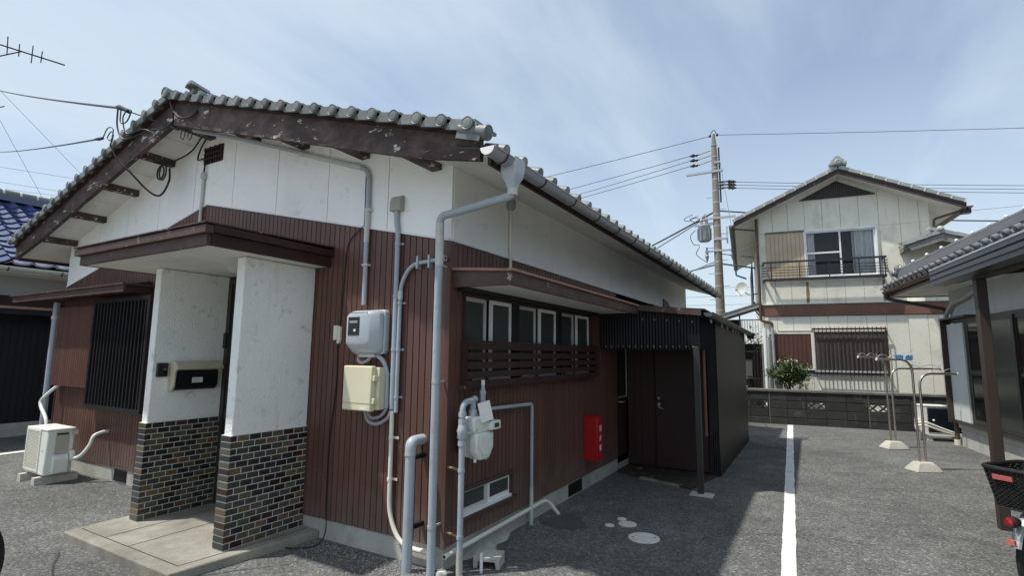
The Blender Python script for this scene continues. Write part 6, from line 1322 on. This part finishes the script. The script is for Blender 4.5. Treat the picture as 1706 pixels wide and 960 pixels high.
for y in (-.05, .05): fr_.tube([(.95, y*.4, .70), (.97, y, .62), (1.10, y, WR)], .011, 8)
part('frame', fr_, 'fender_silver', bk)
rk_ = MB(); 
for y in (-.06, .06): rk_.tube([(-.30, y, .628), (.25, y, .628), (.34, y*.4, .74)], .007, 6); rk_.tube([(0, y, WR), (-.10, y, .628)], .006, 6); rk_.tube([(0, y, WR), (.15, y, .628)], .006, 6)
for x in (-.30, -.15, 0, .15): rk_.tube([(x, -.06, .628), (x, .06, .628)], .006, 6)
part('carrier', rk_, 'black_metal', bk)
part('saddle', MB().tube([(.16, 0, .88), (.24, 0, .90), (.34, 0, .90), (.44, 0, .89)], [.07, .095, .06, .022], 12), 'rubber', bk)
hb_ = MB(); hb_.tube([(.90, 0, .88), (.87, 0, 1.03)], .013, 8); hb_.tube(catmull([(.62, -.27, 1.03), (.78, -.26, 1.05), (.87, -.12, 1.05), (.87, .12, 1.05), (.78, .26, 1.05), (.62, .27, 1.03)]), .012, 8); part('handlebar', hb_, 'stainless', bk)
part('crank', MB().lathe((.44, -.07, .29), (0, 1, 0), [(.10, 0), (.10, .006), (.03, .01)], 20), 'stainless', bk); part('stand', MB().tube([(.0, .06, WR), (-.12, .16, .02)], .008, 6), 'black_metal', bk)
# woven basket: upright stakes, woven rows, heavy rim
bs = part('basket', MB().box(-.22, .14, -.14, .14, .622, .632), 'wicker_black', bk)
def bkt(t, z):
    """outline at parameter t (0..1 around) and height z (0..1)"""
    hx, hy = .19+.055*z, .145+.045*z; cx = -.04; a = t*2*math.pi; k = 5
    cs, sn = math.cos(a), math.sin(a); r = (abs(cs)**k + abs(sn)**k)**(-1/k); return Vector((cx+hx*r*cs, hy*r*sn, .615+.255*z))
for k in range(19):
    z = .03+k*.052; part('woven_row', MB().tube([bkt(i/72, z) + (bkt(i/72, z)-Vector((-.04, 0, .615+.275*z))).normalized()*(.005*(1 if (i+k) % 2 else -1)) for i in range(72)], .0066, 6, closed=True), 'wicker_black', bs)
for k in range(30): part('stake', MB().tube([bkt(k/30+.008, 0), bkt(k/30+.008, 1)], .007, 6), 'wicker_black', bs)
part('rim', MB().tube([bkt(i/48, 1.0) for i in range(48)], .015, 8, closed=True), 'wicker_black', bs)
M_ = T(-.289, .045, .815) @ RY(-11); part('label', MB().box(-.004, .003, -.055, .055, -.015, .015, M_), 'reflector_pink', bs)

# ================================================================ LEFT NEIGHBOUR
frame()
NX = -12.75
nh = thing('blue_roof_house', 'neighbouring house with glossy blue tiled roof at the left edge', 'house', (-15.5, 2.5, 0))
part('foundation', MB().box(-18, NX+.01, -4, 7.5, 0, .24), 'concrete', nh); part('lower_wall', MB().box(-18, NX, -4, 7.5, .24, 2.28), 'neigh_dark', nh)
for k in range(60): part('wall_board', MB().box(NX+.001, NX+.012, 1.6+k*.098, 1.692+k*.098, .245, 2.27), 'neigh_dark', nh)
part('ledge', MB().box(NX-.3, NX+.42, -4, 7.5, 2.30, 2.345), 'trim_pinkish', nh); part('ledge_fascia', MB().box(NX-.3, NX+.40, -4, 7.5, 2.20, 2.298), 'near_black', nh); part('band_wall', MB().box(-18, NX+.03, -4, 7.5, 2.35, 2.56), 'dark_brown', nh)
part('upper_wall', MB().box(-18, NX+.02, -4, 7.5, 2.562, 3.10), 'neigh_wall', nh)
NE, NS, NZ = -12.10, .50, 3.02
rd = MB(); rd.prism([(NE, -4.4, NZ), (-15.9, -4.4, NZ+3.8*NS), (-19.7, -4.4, NZ), (-19.7, -4.4, NZ-.06), (-15.9, -4.4, NZ+3.8*NS-.08), (NE, -4.4, NZ-.06)], (0, 12.2, 0)); part('roof_deck', rd, 'near_black', nh)
part('soffit', MB().box(-13.0, NE-.01, -4.4, 7.8, NZ-.10, NZ-.065), 'soffit_white', nh)
bt = tile_mb(.30, .32, drop=.035, nseg=8); btm = mesh_of(bt, 'tile_blue')
for r in range(14):
    d = .32 + r*.272
    for c in range(20): inst('roof_tile', btm, nh, T(NE-d+.0, 1.6+.30*c, NZ+d*NS+.045) @ RY(math.degrees(math.atan(NS))))
b = MB()
for r in range(14):
    d = .32 + r*.272
    for c in range(20):
        M_ = T(NE-d, -4.4+.30*c, NZ+d*NS+.045) @ RY(math.degrees(math.atan(NS))); b.add([M_ @ q for q in bt.v], bt.f)
part('roof_tiles', b, 'tile_blue', nh, kind='stuff')
zr_ = NZ+3.8*NS
for i, w_ in enumerate((.16, .14, .12)): part('ridge_course', MB().box(-15.9-w_, -15.9+w_, -4.4, 7.8, zr_+.02+i*.055, zr_+.068+i*.055), 'tile_blue', nh)
for k in range(40):
    y = -4.3+.30*k; part('ridge_cap', MB().cyl((-15.9, y+.02, zr_+.20), (-15.9, y+.285, zr_+.20), .10, 12), 'tile_dark_silver', nh); part('cap_strap', MB().cyl((-15.9, y-.02, zr_+.20), (-15.9, y+.02, zr_+.20), .112, 12), 'mortar_white', nh)
ng = part('gutter', half_gutter(NE+.06, NZ-.02, .06, -4.4, 7.8, 10), 'pvc_pale_grey', nh)
for k in range(8): part('gutter_strap', MB().tube([(NE+.06+.065*math.cos(math.pi+math.pi*t/8), 1.8+k*.75, NZ-.02+.065*math.sin(math.pi+math.pi*t/8)) for t in range(9)], .010, 6), 'charcoal_sheet', nh)
t = thing('downpipe', 'pale downpipe from the gutter of the blue roofed house', 'pipe', (NE+.06, 4.55, 0)); part('pipe', MB().tube(fillet([(NE+.06, 4.42, NZ-.05), (NE+.06, 4.42, NZ-.3), (NX+.10, 4.42, 2.62), (NX+.10, 4.42, 0)], .05), .04, 10), 'pvc_pale_grey', t); part('outlet', MB().box(NE-.02, NE+.14, 4.33, 4.51, NZ-.14, NZ-.0), 'pvc_pale_grey', t)
solo('cable', MB().tube(catmull([(NE+.9, 2.35, 3.32), (NE+1.0, 2.55, 3.05), (NE+1.2, 2.75, 2.92), (NE+1.6, 2.85, 2.90), (-9.85, 2.85, 2.98)]), .018, 6), 'cable_black', 'black cable hooked from the left end of the bargeboard towards the blue roof', 'cable')
# tyre standing at the lower left edge
frame(-4.665, 1.21, -62)
ty = thing('tyre', 'black tyre standing on the asphalt at the lower left edge', 'tyre', (0, 0, 0))
part('tread', MB().tube([(0, .235*math.cos(a*math.pi/20), .30+.235*math.sin(a*math.pi/20)) for a in range(40)], .066, 12, closed=True), 'rubber', ty); part('rim', MB().lathe((-.05, 0, .30), (1, 0, 0), [(.17, 0), (.175, .02), (.16, .05), (.05, .06), (.04, .09)], 20), 'charcoal_sheet', ty)

# ================================================================ DISTANT PLANTS
frame()
rt = random.Random(21)
def bare(b, p, d, L, r, n):
    e = p + d*L; b.tube([p, p.lerp(e, .5)+Vector((rt.gauss(0, .02), rt.gauss(0, .02), 0))*L, e], [r, r*.8, r*.5], 5, cap=False)
    if n:
        for k in range(3): bare(b, p.lerp(e, rt.uniform(.4, 1)), (d + Vector((rt.gauss(0, .55), rt.gauss(0, .55), rt.gauss(.1, .25)))).normalized(), L*rt.uniform(.5, .75), r*.55, n-1)
for x, y, lab, h in ((-6.4, 30, 'left bare twiggy tree peeping over the shed roof', 3.2), (-4.4, 31, 'right bare twiggy tree peeping over the shed roof', 3.15)):
    t = thing('bare_tree', lab, 'tree', (x, y, 0), 'bare trees behind the shed'); b = MB(); bare(b, Vector((x, y, 0)), Vector((0, 0, 1)), h*.55, .06, 4); part('trunk', b, 'twig', t)
vn = thing('climbing_plant', 'green leafy twig growing beside the far end of the shed gutter', 'plant', (-1.5, 11.5, 0))
part('stem', MB().tube(catmull([(-1.5, 11.45, 0), (-1.5, 11.45, .9), (-1.4, 11.45, 1.6), (-1.05, 11.3, 1.98)]), .008, 6), 'twig', vn); part('foliage', leaves(110, (-1.02, 11.25, 1.93), (.05, .06, .10), .034, 8), 'leaf', vn)
